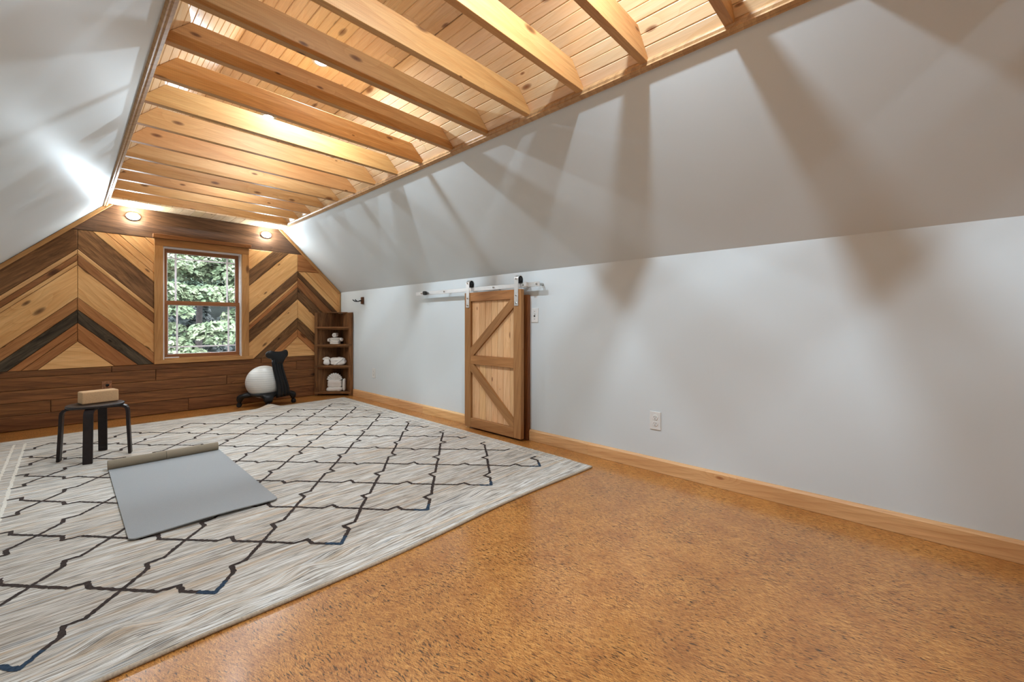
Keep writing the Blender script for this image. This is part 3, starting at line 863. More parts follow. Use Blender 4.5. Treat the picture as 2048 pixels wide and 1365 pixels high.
# ================================================================== RUG
RX0, RX1, RY0, RY1 = -0.362, 2.345, 1.515, 5.143
bumps = [(0.10, 1.70, 0.13, 0.06, 0.020), (0.17, 1.585, 0.16, 0.035, 0.010), (0.60, 1.635, 0.12, 0.05, 0.016), (0.72, 1.68, 0.16, 0.04, 0.010), (0.90, 1.625, 0.22, 0.04, 0.009),
         (1.28, 1.66, 0.16, 0.06, 0.012), (1.56, 1.70, 0.14, 0.07, 0.013), (1.54, 5.118, 0.13, 0.07, 0.022), (0.35, 1.60, 0.12, 0.05, 0.008), (1.85, 1.62, 0.16, 0.05, 0.006)]
def rug_z(x, y):
    z = 0.012
    for bx_, by_, sx, sy, a in bumps:
        u = (x - bx_) / (sx * 0.62); v = (y - by_ + 0.25 * (x - bx_)) / (sy * 0.62)
        q = u * u + v * v
        if q < 9: z += 1.7 * a * math.exp(-q)
    return z + 0.0012 * noise.noise(Vector((x * 3, y * 3, 0)))
def rug_xy(u, v):
    x = RX0 + (RX1 + 0.052 * v - RX0) * u
    y = RY0 + (RY1 - RY0) * v
    y += (1 - v) ** 6 * (0.012 * math.sin(x * 4.2 + 1.0) + 0.02 * (0.5 - u)) + (v ** 8) * 0.012 * math.sin(x * 3.0)
    return x, y
rug = tag(empty('area_rug', (1.0, 3.3, 0.0)), 'large cream woven rug with dark zigzag diamond lattice on cork floor', 'rug')
NU, NV = 136, 240
vs, fs = [], []
for j in range(NV + 1):
    for i in range(NU + 1):
        x, y = rug_xy(i / NU, j / NV)
        vs.append((x - 1.0, y - 3.3, rug_z(x, y)))
row = NU + 1
for j in range(NV):
    for i in range(NU):
        a = j * row + i
        fs.append((a, a + 1, a + row + 1, a + row))
# skirts down to the floor
def skirt(idx):
    b0 = len(vs)
    for q in idx:
        v = vs[q]; vs.append((v[0], v[1], max(0.0008, v[2] - 0.011)))
    for t in range(len(idx) - 1):
        fs.append((idx[t], b0 + t, b0 + t + 1, idx[t + 1]))
skirt(list(range(row))); skirt([NV * row + i for i in range(row)]); skirt([j * row for j in range(NV + 1)]); skirt([j * row + NU for j in range(NV + 1)])
link('pile', fixn(mesh(vs, fs)), M['rug'], rug, smooth=True)
# rolled binding along the near and far edge
for v_ in (0.0, 1.0):
    pts = []
    for i in range(0, NU + 1):
        x, y = rug_xy(i / NU, v_)
        pts.append((x - 1.0, y - 3.3, rug_z(x, y) - 0.0055))
    link('edge_binding', tube(pts, 0.0068, 8), M['rugbind'], rug, smooth=True)

# woven lattice lines, laid as slightly raised pile following the surface
def ribbon(polys, width, lift, rnd, jag=0.0022, clipx=None):
    vs, fs = [], []
    for poly in polys:
        for (p, q, w) in poly:
            L = math.hypot(q[0] - p[0], q[1] - p[1])
            if L < 1e-4: continue
            d = ((q[0] - p[0]) / L, (q[1] - p[1]) / L)
            nn = (-d[1], d[0])
            ext = w * 0.3
            n = max(2, int((L + 2 * ext) / 0.009))
            b0 = len(vs)
            for i in range(n + 1):
                t = -ext + (L + 2 * ext) * i / n
                x, y = p[0] + d[0] * t, p[1] + d[1] * t
                wob = rnd.uniform(-0.0012, 0.0012)
                for s_ in (-1, 1):
                    hw = w / 2 + rnd.uniform(-jag, jag)
                    xx, yy = x + nn[0] * (s_ * hw + wob), y + nn[1] * (s_ * hw + wob)
                    vs.append((xx - 1.0, yy - 3.3, rug_z(xx, yy) + lift))
                if i:
                    a = b0 + 2 * (i - 1)
                    fs.append((a, a + 1, a + 3, a + 2))
    me = mesh(vs, fs)
    bm = bmesh.new(); bm.from_mesh(me)
    for f in bm.faces:
        if f.normal.z < 0: f.normal_flip()
    bm.to_mesh(me); bm.free()
    return me
rnd = random.Random(5)
x_first, px_, y_first, py_ = -0.088, 0.2195, 1.733, 0.2585
ncol, nrow = 11, 13
dark, blue = [], []
edge_a = [(0, 0), (0.36, 0.36), (0.36, 0.555), (0.60, 0.57), (1, 1)]
edge_b = [(0, 0), (0.40, 0.43), (0.64, 0.445), (0.64, 0.64), (1, 1)]
XMIN, XMAX = -0.212, 2.238
for r_ in range(nrow - 1):
    for c_ in range(-1, ncol + 1):
        if (r_ + c_) % 2: continue
        x0 = x_first + c_ * px_
        y0 = y_first + r_ * py_
        for sx in (-1, 1):
            pts = [(x0 + sx * a * px_ + rnd.uniform(-0.004, 0.004), y0 + b * py_ + rnd.uniform(-0.004, 0.004)) for a, b in (edge_b if r_ % 2 and r_ >= 3 else edge_a)]
            pts[0] = (x0, y0); pts[-1] = (x0 + sx * px_, y0 + py_)
            segs = []
            for i_, (p, q) in enumerate(zip(pts[:-1], pts[1:])):
                w = 0.0145 if (q[1] - p[1]) < 0.03 or abs(q[0] - p[0]) > 0.02 else 0.0160
                # clip against the border
                a, b = p, q
                if min(a[0], b[0]) > XMAX or max(a[0], b[0]) < XMIN: continue
                def cut(a, b):
                    for lim, s_ in ((XMIN, 1), (XMAX, -1)):
                        da, db = s_ * (a[0] - lim), s_ * (b[0] - lim)
                        if da < 0 and db < 0: return None
                        if da < 0:
                            t = da / (da - db); a = (lim, a[1] + (b[1] - a[1]) * t)
                        elif db < 0:
                            t = da / (da - db); b = (lim, a[1] + (b[1] - a[1]) * t)
                    return a, b
                ab = cut(a, b)
                if ab is None: continue
                a, b = ab
                if r_ == 0 and i_ == 0:
                    mid = (a[0] + (b[0] - a[0]) * 0.5, a[1] + (b[1] - a[1]) * 0.5)
                    blue.append([(a, mid, w + 0.002)])
                    segs.append((mid, b, w))
                else:
                    segs.append((a, b, w))
            dark.append(segs)
link('lattice_lines', ribbon(dark, 0, 0.0012, rnd), M['rugline'], rug)['kind'] = 'stuff'
for q in range(0, len(blue), 2):
    link('lattice_tip', ribbon(blue[q:q + 2], 0, 0.0013, rnd), M['rugblue'], rug)
bl = []
for xb in (-0.275, -0.219, 2.268, 2.345):
    dx = 0.0 if xb < 1 else 0.03
    y = 1.66
    ps = []
    while y < 4.95:
        ps.append(((xb + dx * (y - 1.6) / 3.4, y), (xb + dx * (y + 0.30 - 1.6) / 3.4, y + 0.30), 0.009 if xb > 1 else 0.014)); y += 0.30
    bl.append(ps)
for q in bl: link('border_stripe', ribbon([q], 0, 0.0009, rnd, 0.003), M['rugcream'], rug)

# ================================================================== YOGA MAT
zr = lambda x, y: rug_z(x, y)
mat_root = tag(empty('yoga_mat', (0.47, 3.05, 0.013)), 'grey yoga mat, half unrolled on the rug, rolled end toward the stool', 'yoga mat')
rm = (0.47, 3.05, 0.013)
mx0, mx1, my0, my1 = 0.180, 0.762, 2.392, 3.665
cr_ = 0.035
outl = []
for (cx_, cy_, a0) in ((mx0 + cr_, my0 + cr_, 180), (mx1 - cr_, my0 + cr_, 270)):
    for k_ in range(7):
        t = R(a0 + 90 * k_ / 6)
        outl.append((cx_ + cr_ * math.cos(t), cy_ + cr_ * math.sin(t)))
# sheet as a grid with a curled near edge, corners trimmed by the outline
NX, NY = 24, 40
top = []
def inside_x(y):
    d = 0.0
    if y < my0 + cr_:
        d = cr_ - math.sqrt(max(0, cr_ ** 2 - (my0 + cr_ - y) ** 2))
    return mx0 + d, mx1 - d
vs, fs = [], []
th = 0.005
ys_ = [my0 + cr_ * (1 - math.cos(math.pi / 2 * i / 6)) for i in range(7)] + [my0 + cr_ + (my1 - my0 - cr_) * i / NY for i in range(1, NY + 1)]
for lay in (1, 0):
    for y in ys_:
        a, b = inside_x(y)
        for i in range(NX + 1):
            x = a + (b - a) * i / NX
            lift = 0.010 * max(0, 1 - (y - my0) / 0.12) ** 2 * (0.35 + 0.65 * math.sin((x - mx0) * 5.0) ** 2)
            vs.append((x - rm[0], y - rm[1], 0.0025 + lift + lay * th))
n1 = NX + 1
m1 = len(ys_)
for lay in range(2):
    for j in range(m1 - 1):
        for i in range(NX):
            a = lay * n1 * m1 + j * n1 + i
            f = (a, a + 1, a + n1 + 1, a + n1)
            fs.append(f if lay == 0 else f[::-1])
def side(i0, i1):
    o_ = n1 * m1
    fs.append((i0, i0 + o_, i1 + o_, i1))
for i in range(NX): side(i, i + 1)
for j in range(m1 - 1):
    side(j * n1, (j + 1) * n1); side(j * n1 + NX, (j + 1) * n1 + NX)
link('mat_sheet', fixn(mesh(vs, fs)), M['mat'], mat_root)
# rolled end: a spiral strip extruded across the mat, in two lengths with a seam
def spiral(x0, x1, r0):
    out = []
    N = 70
    turns = 2.6
    prof = []
    for i in range(N + 1):
        t = i / N
        a = -math.pi / 2 + turns * 2 * math.pi * t
        r = r0 - 0.0135 * t
        prof.append((my1 + r * math.cos(a) * -1, 0.0025 + r0 + r * math.sin(a)))
    inn = []
    for i in range(N + 1):
        t = i / N
        a = -math.pi / 2 + turns * 2 * math.pi * t
        r = r0 - 0.0135 * t - 0.0042
        inn.append((my1 - r * math.cos(a), 0.0025 + r0 + r * math.sin(a)))
    vs, fs = [], []
    n = N + 1
    for x in (x0, x1):
        vs += [(x - rm[0], p[0] - rm[1], p[1]) for p in prof] + [(x - rm[0], p[0] - rm[1], p[1]) for p in inn]
    for i in range(N):
        fs += [(i, i + 1, i + 1 + 2 * n, i + 2 * n), (n + i, n + i + 2 * n, n + i + 1 + 2 * n, n + i + 1), (i, n + i, n + i + 1, i + 1), (2 * n + i, 2 * n + i + 1, 3 * n + i + 1, 3 * n + i)]
    fs += [(0, 2 * n, 3 * n, n), (N, n + N, 3 * n + N, 2 * n + N)]
    return fixn(mesh(vs, fs))
xm = 0.462
link('rolled_end', spiral(mx0 - 0.004, xm - 0.001, 0.0315), M['matback'], mat_root, smooth=False)
link('rolled_end', spiral(xm + 0.001, mx1 - 0.006, 0.0305), M['matback'], mat_root, smooth=False)

# ================================================================== STOOL AND CORK BLOCK
SC = (0.138, 4.100)
stool = tag(empty('round_stool', (SC[0], SC[1], 0.0135), R(-14)), 'low round black-brown stool with four bent legs on the rug', 'stool')
seat_r = 0.148
link('seat', lathe([(seat_r - 0.004, 0.355), (seat_r, 0.359), (seat_r, 0.367), (seat_r - 0.004, 0.371), (0.05, 0.3712)], 48), M['stool'], stool)
def bent_leg(ang):
    path = [(0.030, 0.3465), (0.120, 0.3465), (0.140, 0.3440), (0.155, 0.3360), (0.164, 0.3230), (0.167, 0.3060), (0.170, 0.22), (0.175, 0.11), (0.180, 0.0)]
    w, t = 0.024, 0.0085
    vs, fs = [], []
    n = len(path)
    for i, (r_, z) in enumerate(path):
        p0 = path[max(i - 1, 0)]; p1 = path[min(i + 1, n - 1)]
        d = Vector((p1[0] - p0[0], p1[1] - p0[1])).normalized()
        nn = Vector((-d.y, d.x))
        for s_ in (1, -1):
            for q in (1, -1):
                a, b = r_ + nn.x * t * s_, z + nn.y * t * s_
                if i == n - 1: b = 0.0
                vs.append((a, w * q, b))
    for i in range(n - 1):
        a = i * 4; b = a + 4
        fs += [(a, a + 1, b + 1, b), (a + 2, b + 2, b + 3, a + 3), (a, b, b + 2, a + 2), (a + 1, a + 3, b + 3, b + 1)]
    fs += [(0, 2, 3, 1), (n * 4 - 4, n * 4 - 3, n * 4 - 1, n * 4 - 2)]
    me = fixn(mesh(vs, fs))
    bm = bmesh.new(); bm.from_mesh(me)
    ed = [e for e in bm.edges if len(e.link_faces) == 2 and e.calc_face_angle(0) > 1.0]
    bmesh.ops.bevel(bm, geom=ed, offset=0.002, segments=2, affect='EDGES')
    bm.to_mesh(me); bm.free()
    return link('leg', me, M['stool'], stool, Matrix.Rotation(ang, 4, 'Z'))
for k_ in range(4): bent_leg(R(180 - 90 * k_))
blk_c = (0.154, 4.155)
block = box_mesh(0.190, 0.102, 0.083, 0.0)
bm = bmesh.new(); bm.from_mesh(block)
bmesh.ops.bevel(bm, geom=bm.edges[:], offset=0.008, segments=3, affect='EDGES', profile=0.5)
bm.to_mesh(block); bm.free()
o = tag(link('cork_block', block, M['cork'], None, Matrix.Translation((blk_c[0], blk_c[1], 0.0135 + 0.3715 + 0.0418)) @ Matrix.Rotation(R(12), 4, 'Z'), smooth=False), 'tan cork yoga block lying on the dark stool', 'yoga block')

# ================================================================== BALL CHAIR
BC = Vector((1.585, 5.375, 0.0))
chair = tag(empty('ball_chair', BC), 'black wheeled balance ball chair frame with slotted backrest by the window wall', 'chair')
ZR = 0.125
ring = []
for i in range(49):
    t = 2 * math.pi * i / 48
    ring.append((0.150 * math.cos(t), 0.150 * math.sin(t), ZR))
# seat ring: flattened collar
prof = [(r_, z_ + 0.020) for r_, z_ in ((0.132, 0.118), (0.132, 0.133), (0.142, 0.140), (0.168, 0.136), (0.186, 0.122), (0.182, 0.104), (0.150, 0.096), (0.136, 0.104), (0.132, 0.118))]
vs, fs = [], []
SEG = 48
for r_, z in prof[:-1]:
    for k_ in range(SEG):
        t = 2 * math.pi * k_ / SEG
        vs.append((r_ * math.cos(t), r_ * math.sin(t), z))
npf = len(prof) - 1
for i in range(npf):
    i2 = (i + 1) % npf
    for k_ in range(SEG):
        k2 = (k_ + 1) % SEG
        fs.append((i * SEG + k_, i * SEG + k2, i2 * SEG + k2, i2 * SEG + k_))
link('seat_ring', fixn(mesh(vs, fs)), M['blackplastic'], chair, smooth=True)
wheels = [(1.325, 5.446), (1.545, 5.190), (1.847, 5.303), (1.630, 5.560)]
def loft(sections):
    """sections: list of rings (equal length vertex lists)"""
    n = len(sections[0])
    vs = [v for s_ in sections for v in s_]
    fs = []
    for i in range(len(sections) - 1):
        for k_ in range(n):
            k2 = (k_ + 1) % n
            fs.append((i * n + k_, i * n + k2, (i + 1) * n + k2, (i + 1) * n + k_))
    fs.append(tuple(range(n))); fs.append(tuple(range((len(sections) - 1) * n, len(sections) * n)))
    return fixn(mesh(vs, fs))
def ellipse_ring(c, ax, ay, ra, rb, n=14, p=2.0):
    out = []
    for k_ in range(n):
        t = 2 * math.pi * k_ / n
        ct, st_ = math.cos(t), math.sin(t)
        a = math.copysign(abs(ct) ** (2 / p), ct) * ra
        b = math.copysign(abs(st_) ** (2 / p), st_) * rb
        out.append(Vector(c) + Vector(ax) * a + Vector(ay) * b)
    return out
for wx_, wy_ in wheels:
    w = Vector((wx_, wy_, 0)) - BC
    L = math.hypot(w.x, w.y)
    d = Vector((w.x / L, w.y / L, 0)); sd = Vector((-d.y, d.x, 0))
    secs = []
    Lr = max(L, 0.196)
    for r_, z, wd, th_ in ((0.150, 0.134, 0.092, 0.022), (0.5 * (0.150 + Lr - 0.02), 0.130, 0.078, 0.030), (Lr - 0.026, 0.120, 0.060, 0.034), (Lr - 0.008, 0.102, 0.050, 0.036), (Lr, 0.080, 0.042, 0.032), (Lr + 0.001, 0.056, 0.034, 0.024)):
        tlt = Vector((0, 0, 1)) if z > 0.12 else (Vector((0, 0, 0.5)) + d * 0.86).normalized()
        secs.append(ellipse_ring(d * r_ + Vector((0, 0, z)), sd, tlt, wd, th_, 14, 2.6))
    link('leg', loft(secs), M['blackplastic'], chair, smooth=True)
    cs = Vector((w.x, w.y, 0.024))
    sw_ang = random.uniform(0, 6.28)
    ax = Vector((math.cos(sw_ang), math.sin(sw_ang), 0))
    ca = link('caster', tube([cs - ax * 0.018, cs - ax * 0.014, cs - ax * 0.004, cs - ax * 0.003, cs + ax * 0.003, cs + ax * 0.004, cs + ax * 0.014, cs + ax * 0.018], [0.021, 0.024, 0.024, 0.016, 0.016, 0.024, 0.024, 0.021], 18), M['caster'], chair)
    link('caster_hood', lathe([(0.020, 0.030), (0.022, 0.044), (0.014, 0.052), (0.006, 0.066)], 16), M['caster'], chair, Matrix.Translation((w.x, w.y, 0)), smooth=True)
# backrest: stands on the near-right side of the ring, curving back up over the ball
face = Vector((-0.42, 0.907, 0))            # direction the sitter faces
wdir = Vector((0.907, 0.42, 0))
bo = Vector((0.120, -0.150, 0))
def bp(s_, z): return bo - face * s_ + Vector((0, 0, z))
spine_path = [(0.00, 0.100, 0.088), (0.012, 0.14, 0.082), (0.018, 0.20, 0.076), (0.010, 0.28, 0.070), (-0.006, 0.36, 0.066), (-0.016, 0.43, 0.064), (-0.020, 0.49, 0.064), (-0.021, 0.535, 0.058)]
def lean(z): return wdir * (-0.060 * max(0, min(1, (z - 0.12) / 0.36)))
def slab(hw0, hw1, off=0.0, half=None, t_=0.014, tip=1.0):
    secs = []
    for s_, z, w_ in spine_path:
        c = bp(s_, z) + lean(z)
        a, b = hw0 * w_, hw1 * w_
        mid = c + wdir * (a + b) / 2
        secs.append(ellipse_ring(mid, wdir, face, (b - a) / 2, t_, 12, 3.0))
    return loft(secs)
back = link('backrest', slab(-1.0, 1.0, t_=0.010), M['blackplastic'], chair, smooth=True)
for a, b in ((-1.0, -0.62), (-0.42, -0.12), (0.12, 0.42), (0.62, 1.0)):
    link('backrest_rib', slab(a, b, t_=0.0175), M['blackplastic'], back, smooth=True)
# dog-bone shaped head pad
pc = bp(-0.020, 0.580) + lean(0.6) + wdir * 0.026
secs = []
N = 41
XE, RL = 0.100, 0.046
for i in range(N):
    u = -1 + 2 * i / (N - 1)
    x_ = math.sin(u * math.pi / 2) * (XE + RL - 0.0006)
    ax_ = abs(x_)
    if ax_ > XE:
        hh = math.sqrt(max(1e-7, RL ** 2 - (ax_ - XE) ** 2)); top_, bot_ = 0.010 + hh, 0.010 - hh
        endf = max(0.06, hh / RL)
    else:
        f = ax_ / XE
        top_ = 0.040 + 0.016 * f * f
        bot_ = -0.105 + (0.105 - 0.036) * (0.0 if f < 0.45 else ((f - 0.45) / 0.55) ** 0.8)
        endf = 1.0
    c = pc + wdir * x_ + Vector((0, 0, (top_ + bot_) / 2)) + face * (0.030 * (x_ / 0.14) ** 2)
    secs.append(ellipse_ring(c, Vector((0, 0, 1)), face, (top_ - bot_) / 2, 0.028 * endf, 16, 2.4))
link('head_pad', loft(secs), M['blackplastic'], chair, smooth=True)
ball_o = lathe([(0.186 * math.sin(t), -0.186 * math.cos(t)) for t in [0.02 + (math.pi - 0.04) * i / 40 for i in range(41)]], 56)
tag(link('exercise_ball', ball_o, M['ball'], None, Matrix.Translation((BC.x - 0.028, BC.y + 0.01, 0.268)), smooth=True), 'pearl white ribbed exercise ball resting in the black chair frame', 'ball')

# ================================================================== CORNER SHELF
Q = Vector((XR - 0.006, YF - 0.022, 0))          # room corner, just clear of the walls
leg_ = 0.352
shelf = tag(empty('corner_shelf', (Q.x, Q.y, 0)), 'tall dark barnwood corner shelf holding white towels', 'shelf')
H = 1.082
tk = 0.018
# back panels along each wall, made of upright boards
def upr(lo, hi, tint): return bar('back_board', lo, hi, M['shelf'], shelf, 'z', 0.0015, tint)
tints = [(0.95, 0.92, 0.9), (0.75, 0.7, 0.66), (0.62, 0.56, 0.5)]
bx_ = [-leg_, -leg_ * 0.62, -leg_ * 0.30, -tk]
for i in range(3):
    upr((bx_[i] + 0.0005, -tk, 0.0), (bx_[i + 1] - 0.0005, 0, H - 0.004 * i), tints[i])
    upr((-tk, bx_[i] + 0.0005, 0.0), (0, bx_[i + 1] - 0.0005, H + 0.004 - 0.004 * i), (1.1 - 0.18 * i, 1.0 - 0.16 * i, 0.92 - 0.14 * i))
# narrow front stiles at the two outer edges
d45 = Vector((s2, -s2, 0)); n45 = Vector((s2, s2, 0))
for side_, pos in ((0, Vector((-leg_, -tk, 0))), (1, Vector((-tk, -leg_, 0)))):
    c = pos + (d45 * 0.018 if side_ == 0 else -d45 * 0.018) + Vector((0, 0, H / 2))
    link('stile', box_mesh(H - 0.01, 0.014, 0.034, 0.0015), M['shelf'], shelf, basis((0, 0, 1), tuple(n45), tuple(d45), c), tint=(0.85, 0.8, 0.75) if side_ == 0 else (1.0, 0.9, 0.82))
# triangular shelves with a cleat under each front edge
SH = [(0.048, (1.0, 0.95, 0.9)), (0.392, (1.0, 0.95, 0.88)), (0.668, (1.0, 0.94, 0.88)), (0.898, (1.25, 1.15, 1.05))]
for zt, tint in SH:
    a = leg_ + 0.004
    poly = [(-a, -tk - 0.0015), (-tk - 0.0015, -tk - 0.0015), (-tk - 0.0015, -a), (-tk - 0.01, -a - 0.004), (-a - 0.004, -tk - 0.01)]
    # turn so the grain follows the front edge
    loc = [(p[0] * s2 - p[1] * s2, p[0] * s2 + p[1] * s2) for p in poly]
    me = prism(loc, 'z', zt - 0.021, zt)
    link('shelf_board', me, M['shelf'], shelf, basis(tuple(d45), tuple(n45), (0, 0, 1), (0, 0, 0)), tint=tint)
    hw = leg_ * s2 - 0.03
    if zt > 0.1:
        fc = -n45 * (leg_ * s2 - 0.006) + Vector((0, 0, zt - 0.031))
        link('cleat', box_mesh(2 * hw - 0.02, 0.018, 0.018, 0.002), M['shelf'], shelf, basis(tuple(d45), tuple(n45), (0, 0, 1), fc), tint=(1.05, 0.95, 0.85))
# top ledge, set back
fc = -n45 * (leg_ * s2 * 0.42) + Vector((0, 0, H + 0.004))
bx2 = leg_ * s2 * 0.55
link('top_ledge', box_mesh(2 * bx2, 0.10, 0.012, 0.002), M['shelf'], shelf, basis(tuple(d45), tuple(n45), (0, 0, 1), fc), tint=(0.95, 0.88, 0.8))
for sx in (-1, 1):
    fc = -n45 * (leg_ * s2 - 0.008) + d45 * sx * (leg_ * s2 - 0.03) + Vector((0, 0, 0.0135))
    link('foot', box_mesh(0.027, 0.02, 0.03, 0.002), M['shelf'], shelf, basis((0, 0, 1), tuple(n45), tuple(-d45), fc))

# ------------------------------------------------------------------ towels (local x along the shelf front, y toward the corner)
def tpos(u, v, z):            # u along front, v depth behind the front edge
    p = Vector((Q.x, Q.y, 0)) - n45 * (leg_ * s2) + d45 * u + n45 * v
    return Vector((p.x, p.y, z))
def tmat(u, v, z): 
    c = tpos(u, v, z)
    return basis(tuple(d45), tuple(n45), (0, 0, 1), c)
def soft_box(l, w, h, seed, amp=0.006, power=4.5, droop=0.0, nx=26, ny=16):
    """rounded pillow-like folded cloth resting on z = 0"""
    vs, fs = [], []
    NT_, NP = 28, 44
    for i in range(NT_ + 1):
        th_ = math.pi * i / NT_
        for j in range(NP):
            ph = 2 * math.pi * j / NP
            x = math.sin(th_) * math.cos(ph); y = math.sin(th_) * math.sin(ph); z = math.cos(th_)
            k_ = (abs(x) ** power + abs(y) ** power + abs(z) ** power) ** (-1 / power)
            v = Vector((x * k_ * l / 2, y * k_ * w / 2, z * k_ * h / 2))
            nz = noise.noise(Vector((v.x * 22 + seed, v.y * 22, v.z * 30))) * amp + noise.noise(Vector((v.x * 60 + seed, v.y * 60, v.z * 70))) * amp * 0.4
            v += v.normalized() * nz
            if droop and v.z > 0: v.z -= droop * (abs(v.x) / (l / 2)) ** 3
            v.z = max(v.z + h / 2, 0.0005)
            vs.append(v)
    for i in range(NT_):
        for j in range(NP):
            j2 = (j + 1) % NP
            fs.append((i * NP + j, (i + 1) * NP + j, (i + 1) * NP + j2, i * NP + j2))
    bm = bmesh.new(); me = mesh(vs, fs); bm.from_mesh(me)
    bmesh.ops.remove_doubles(bm, verts=bm.verts, dist=0.00005)
    bmesh.ops.recalc_face_normals(bm, faces=bm.faces)
    bm.to_mesh(me); bm.free()
    return me
def roll_mesh(L, r, seed, turns=2.1):
    N = 64
    outp, inp = [], []
    for i in range(N + 1):
        t = i / N
        a = turns * 2 * math.pi * t + 0.6
        rr_ = r * (1 - 0.68 * t)
        outp.append((rr_ * math.cos(a), rr_ * math.sin(a))); inp.append(((rr_ - r * 0.31) * math.cos(a), (rr_ - r * 0.31) * math.sin(a)))
    vs, fs = [], []
    n = N + 1
    ys_ = [-L / 2, -L / 2 + 0.006, 0, L / 2 - 0.006, L / 2]
    for q, y in enumerate(ys_):
        sh = 0.93 if q in (0, 4) else 1.0
        for P in (outp, inp):
            for p in P: vs.append((p[0] * sh, y + 0.004 * noise.noise(Vector((p[0] * 40, p[1] * 40, seed))), p[1] * sh + r))
    st_ = 2 * n
    for q in range(4):
        for i in range(N):
            a = q * st_ + i
            fs += [(a, a + 1, a + 1 + st_, a + st_), (a + n, a + n + st_, a + n + 1 + st_, a + n + 1)]
    for q in (0, 4):
        for i in range(N):
            a = q * st_ + i
            fs.append((a, a + n, a + n + 1, a + 1))
    return fixn(mesh(vs, fs))
def fan_mesh(r, pleats, t0, t1, seed, thick=0.030):
    """a pleated fan of cloth, standing upright; fan centre at the origin"""
    vs, fs = [], []
    NA, NR = pleats * 8, 10
    for side_ in (0, 1):
        for i in range(NA + 1):
            a = t0 + (t1 - t0) * i / NA
            ridge = abs(math.cos(pleats * math.pi * i / NA))
            for j in range(NR + 1):
                f = 0.08 + 0.92 * j / NR
                rr_ = r * f * (0.90 + 0.10 * ridge ** 0.6)
                yy = (-1 if side_ == 0 else 1) * (thick * (0.25 + 0.45 * ridge) * (0.35 + 0.65 * f) * (1 - 0.75 * max(0, f - 0.88) / 0.12))
                vs.append((rr_ * math.cos(a), yy, rr_ * math.sin(a)))
    n = (NA + 1) * (NR + 1); m_ = NR + 1
    for side_ in (0, 1):
        for i in range(NA):
            for j in range(NR):
                a = side_ * n + i * m_ + j
                fs.append((a, a + 1, a + m_ + 1, a + m_))
    for i in range(NA):
        a = i * m_ + NR
        fs.append((a, a + n, a + m_ + n, a + m_)); a = i * m_
        fs.append((a, a + m_, a + m_ + n, a + n))
    for j in range(NR):
        a = j; fs.append((a, a + 1, a + 1 + n, a + n)); a = NA * m_ + j
        fs.append((a, a + 1, a + 1 + n, a + n))
    return fixn(mesh(vs, fs))
# second shelf from the top: three folded towels, one draped wider on top, and a rolled one
grp = 'white towels on the corner shelf'
z = 0.6685
for i, (l, w, h, nm) in enumerate(((0.118, 0.10, 0.020, 'lowest'), (0.126, 0.10, 0.020, 'middle'), (0.128, 0.10, 0.021, 'third'))):
    tag(link('folded_towel', soft_box(l, w, h, i * 3.1, 0.002, 5.0), M['towel'], None, tmat(-0.008, 0.075, z), smooth=True), 'white folded towel, %s of the small stack on the second shelf down' % nm, 'towel', grp)
    z += h
dr = tag(empty('draped_towel', tpos(-0.008, 0.075, 0.668)), 'white towel folded on top of the small stack, its ends drooping at both sides', 'towel', grp)
link('folded_top', soft_box(0.140, 0.105, 0.026, 14.0, 0.003, 3.5, droop=0.005), M['towel'], dr, basis(tuple(d45), tuple(n45), (0, 0, 1), (0, 0, z - 0.669)), smooth=True)
for sx in (-1, 1):
    me = soft_box(0.034, 0.080, 0.048, 20.0 + sx, 0.008, 2.8)
    link('drooping_end', me, M['towel'], dr, basis(tuple(d45), tuple(n45), (0, 0, 1), d45 * (sx * 0.081) + Vector((0, 0, 0.030 + (0.006 if sx > 0 else 0)))), smooth=True)
tag(link('rolled_towel', roll_mesh(0.085, 0.033, 3.0), M['towel'], None, tmat(-0.006, 0.072, z + 0.0235), smooth=False), 'white rolled washcloth on top of the folded towel stack', 'towel', grp)
# middle shelf: a thick folded robe and a pleated washcloth in front at its left end
rb = tag(empty('folded_robe', tpos(0.034, 0.064, 0.3925)), 'thick white folded robe lying on the middle shelf', 'robe', grp)
link('robe_body', soft_box(0.192, 0.086, 0.100, 31.0, 0.007, 4.0), M['towel'], rb, basis(tuple(d45), tuple(n45), (0, 0, 1), (0, 0, 0)), smooth=True)
link('robe_lapel', soft_box(0.150, 0.016, 0.024, 37.0, 0.003, 3.0), M['towel'], rb, basis(tuple((d45 * 0.78 + Vector((0, 0, 0.62))).normalized()), tuple(n45), tuple((Vector((0, 0, 0.78)) - d45 * 0.62).normalized()), d45 * 0.030 - n45 * 0.042 + Vector((0, 0, 0.040))), smooth=True)
link('robe_belt', soft_box(0.020, 0.092, 0.098, 41.0, 0.003, 4.0), M['towel'], rb, basis(tuple(d45), tuple(n45), (0, 0, 1), -d45 * 0.042 + Vector((0, 0, 0.002))), smooth=True)
fw_ = tag(empty('pleated_washcloth', tpos(-0.104, 0.034, 0.3925)), 'white washcloth folded into a shell at the left of the middle shelf', 'towel', grp)
link('shell_fan', fan_mesh(0.066, 6, R(35), R(145), 1.0, 0.024), M['towel'], fw_, basis(tuple(d45), tuple(n45), (0, 0, 1), Vector((0, 0, 0.046))), smooth=True)
link('shell_base', soft_box(0.078, 0.044, 0.078, 51.0, 0.006, 2.6), M['towel'], fw_, basis(tuple(d45), tuple(n45), (0, 0, 1), (0, 0, 0)), smooth=True)
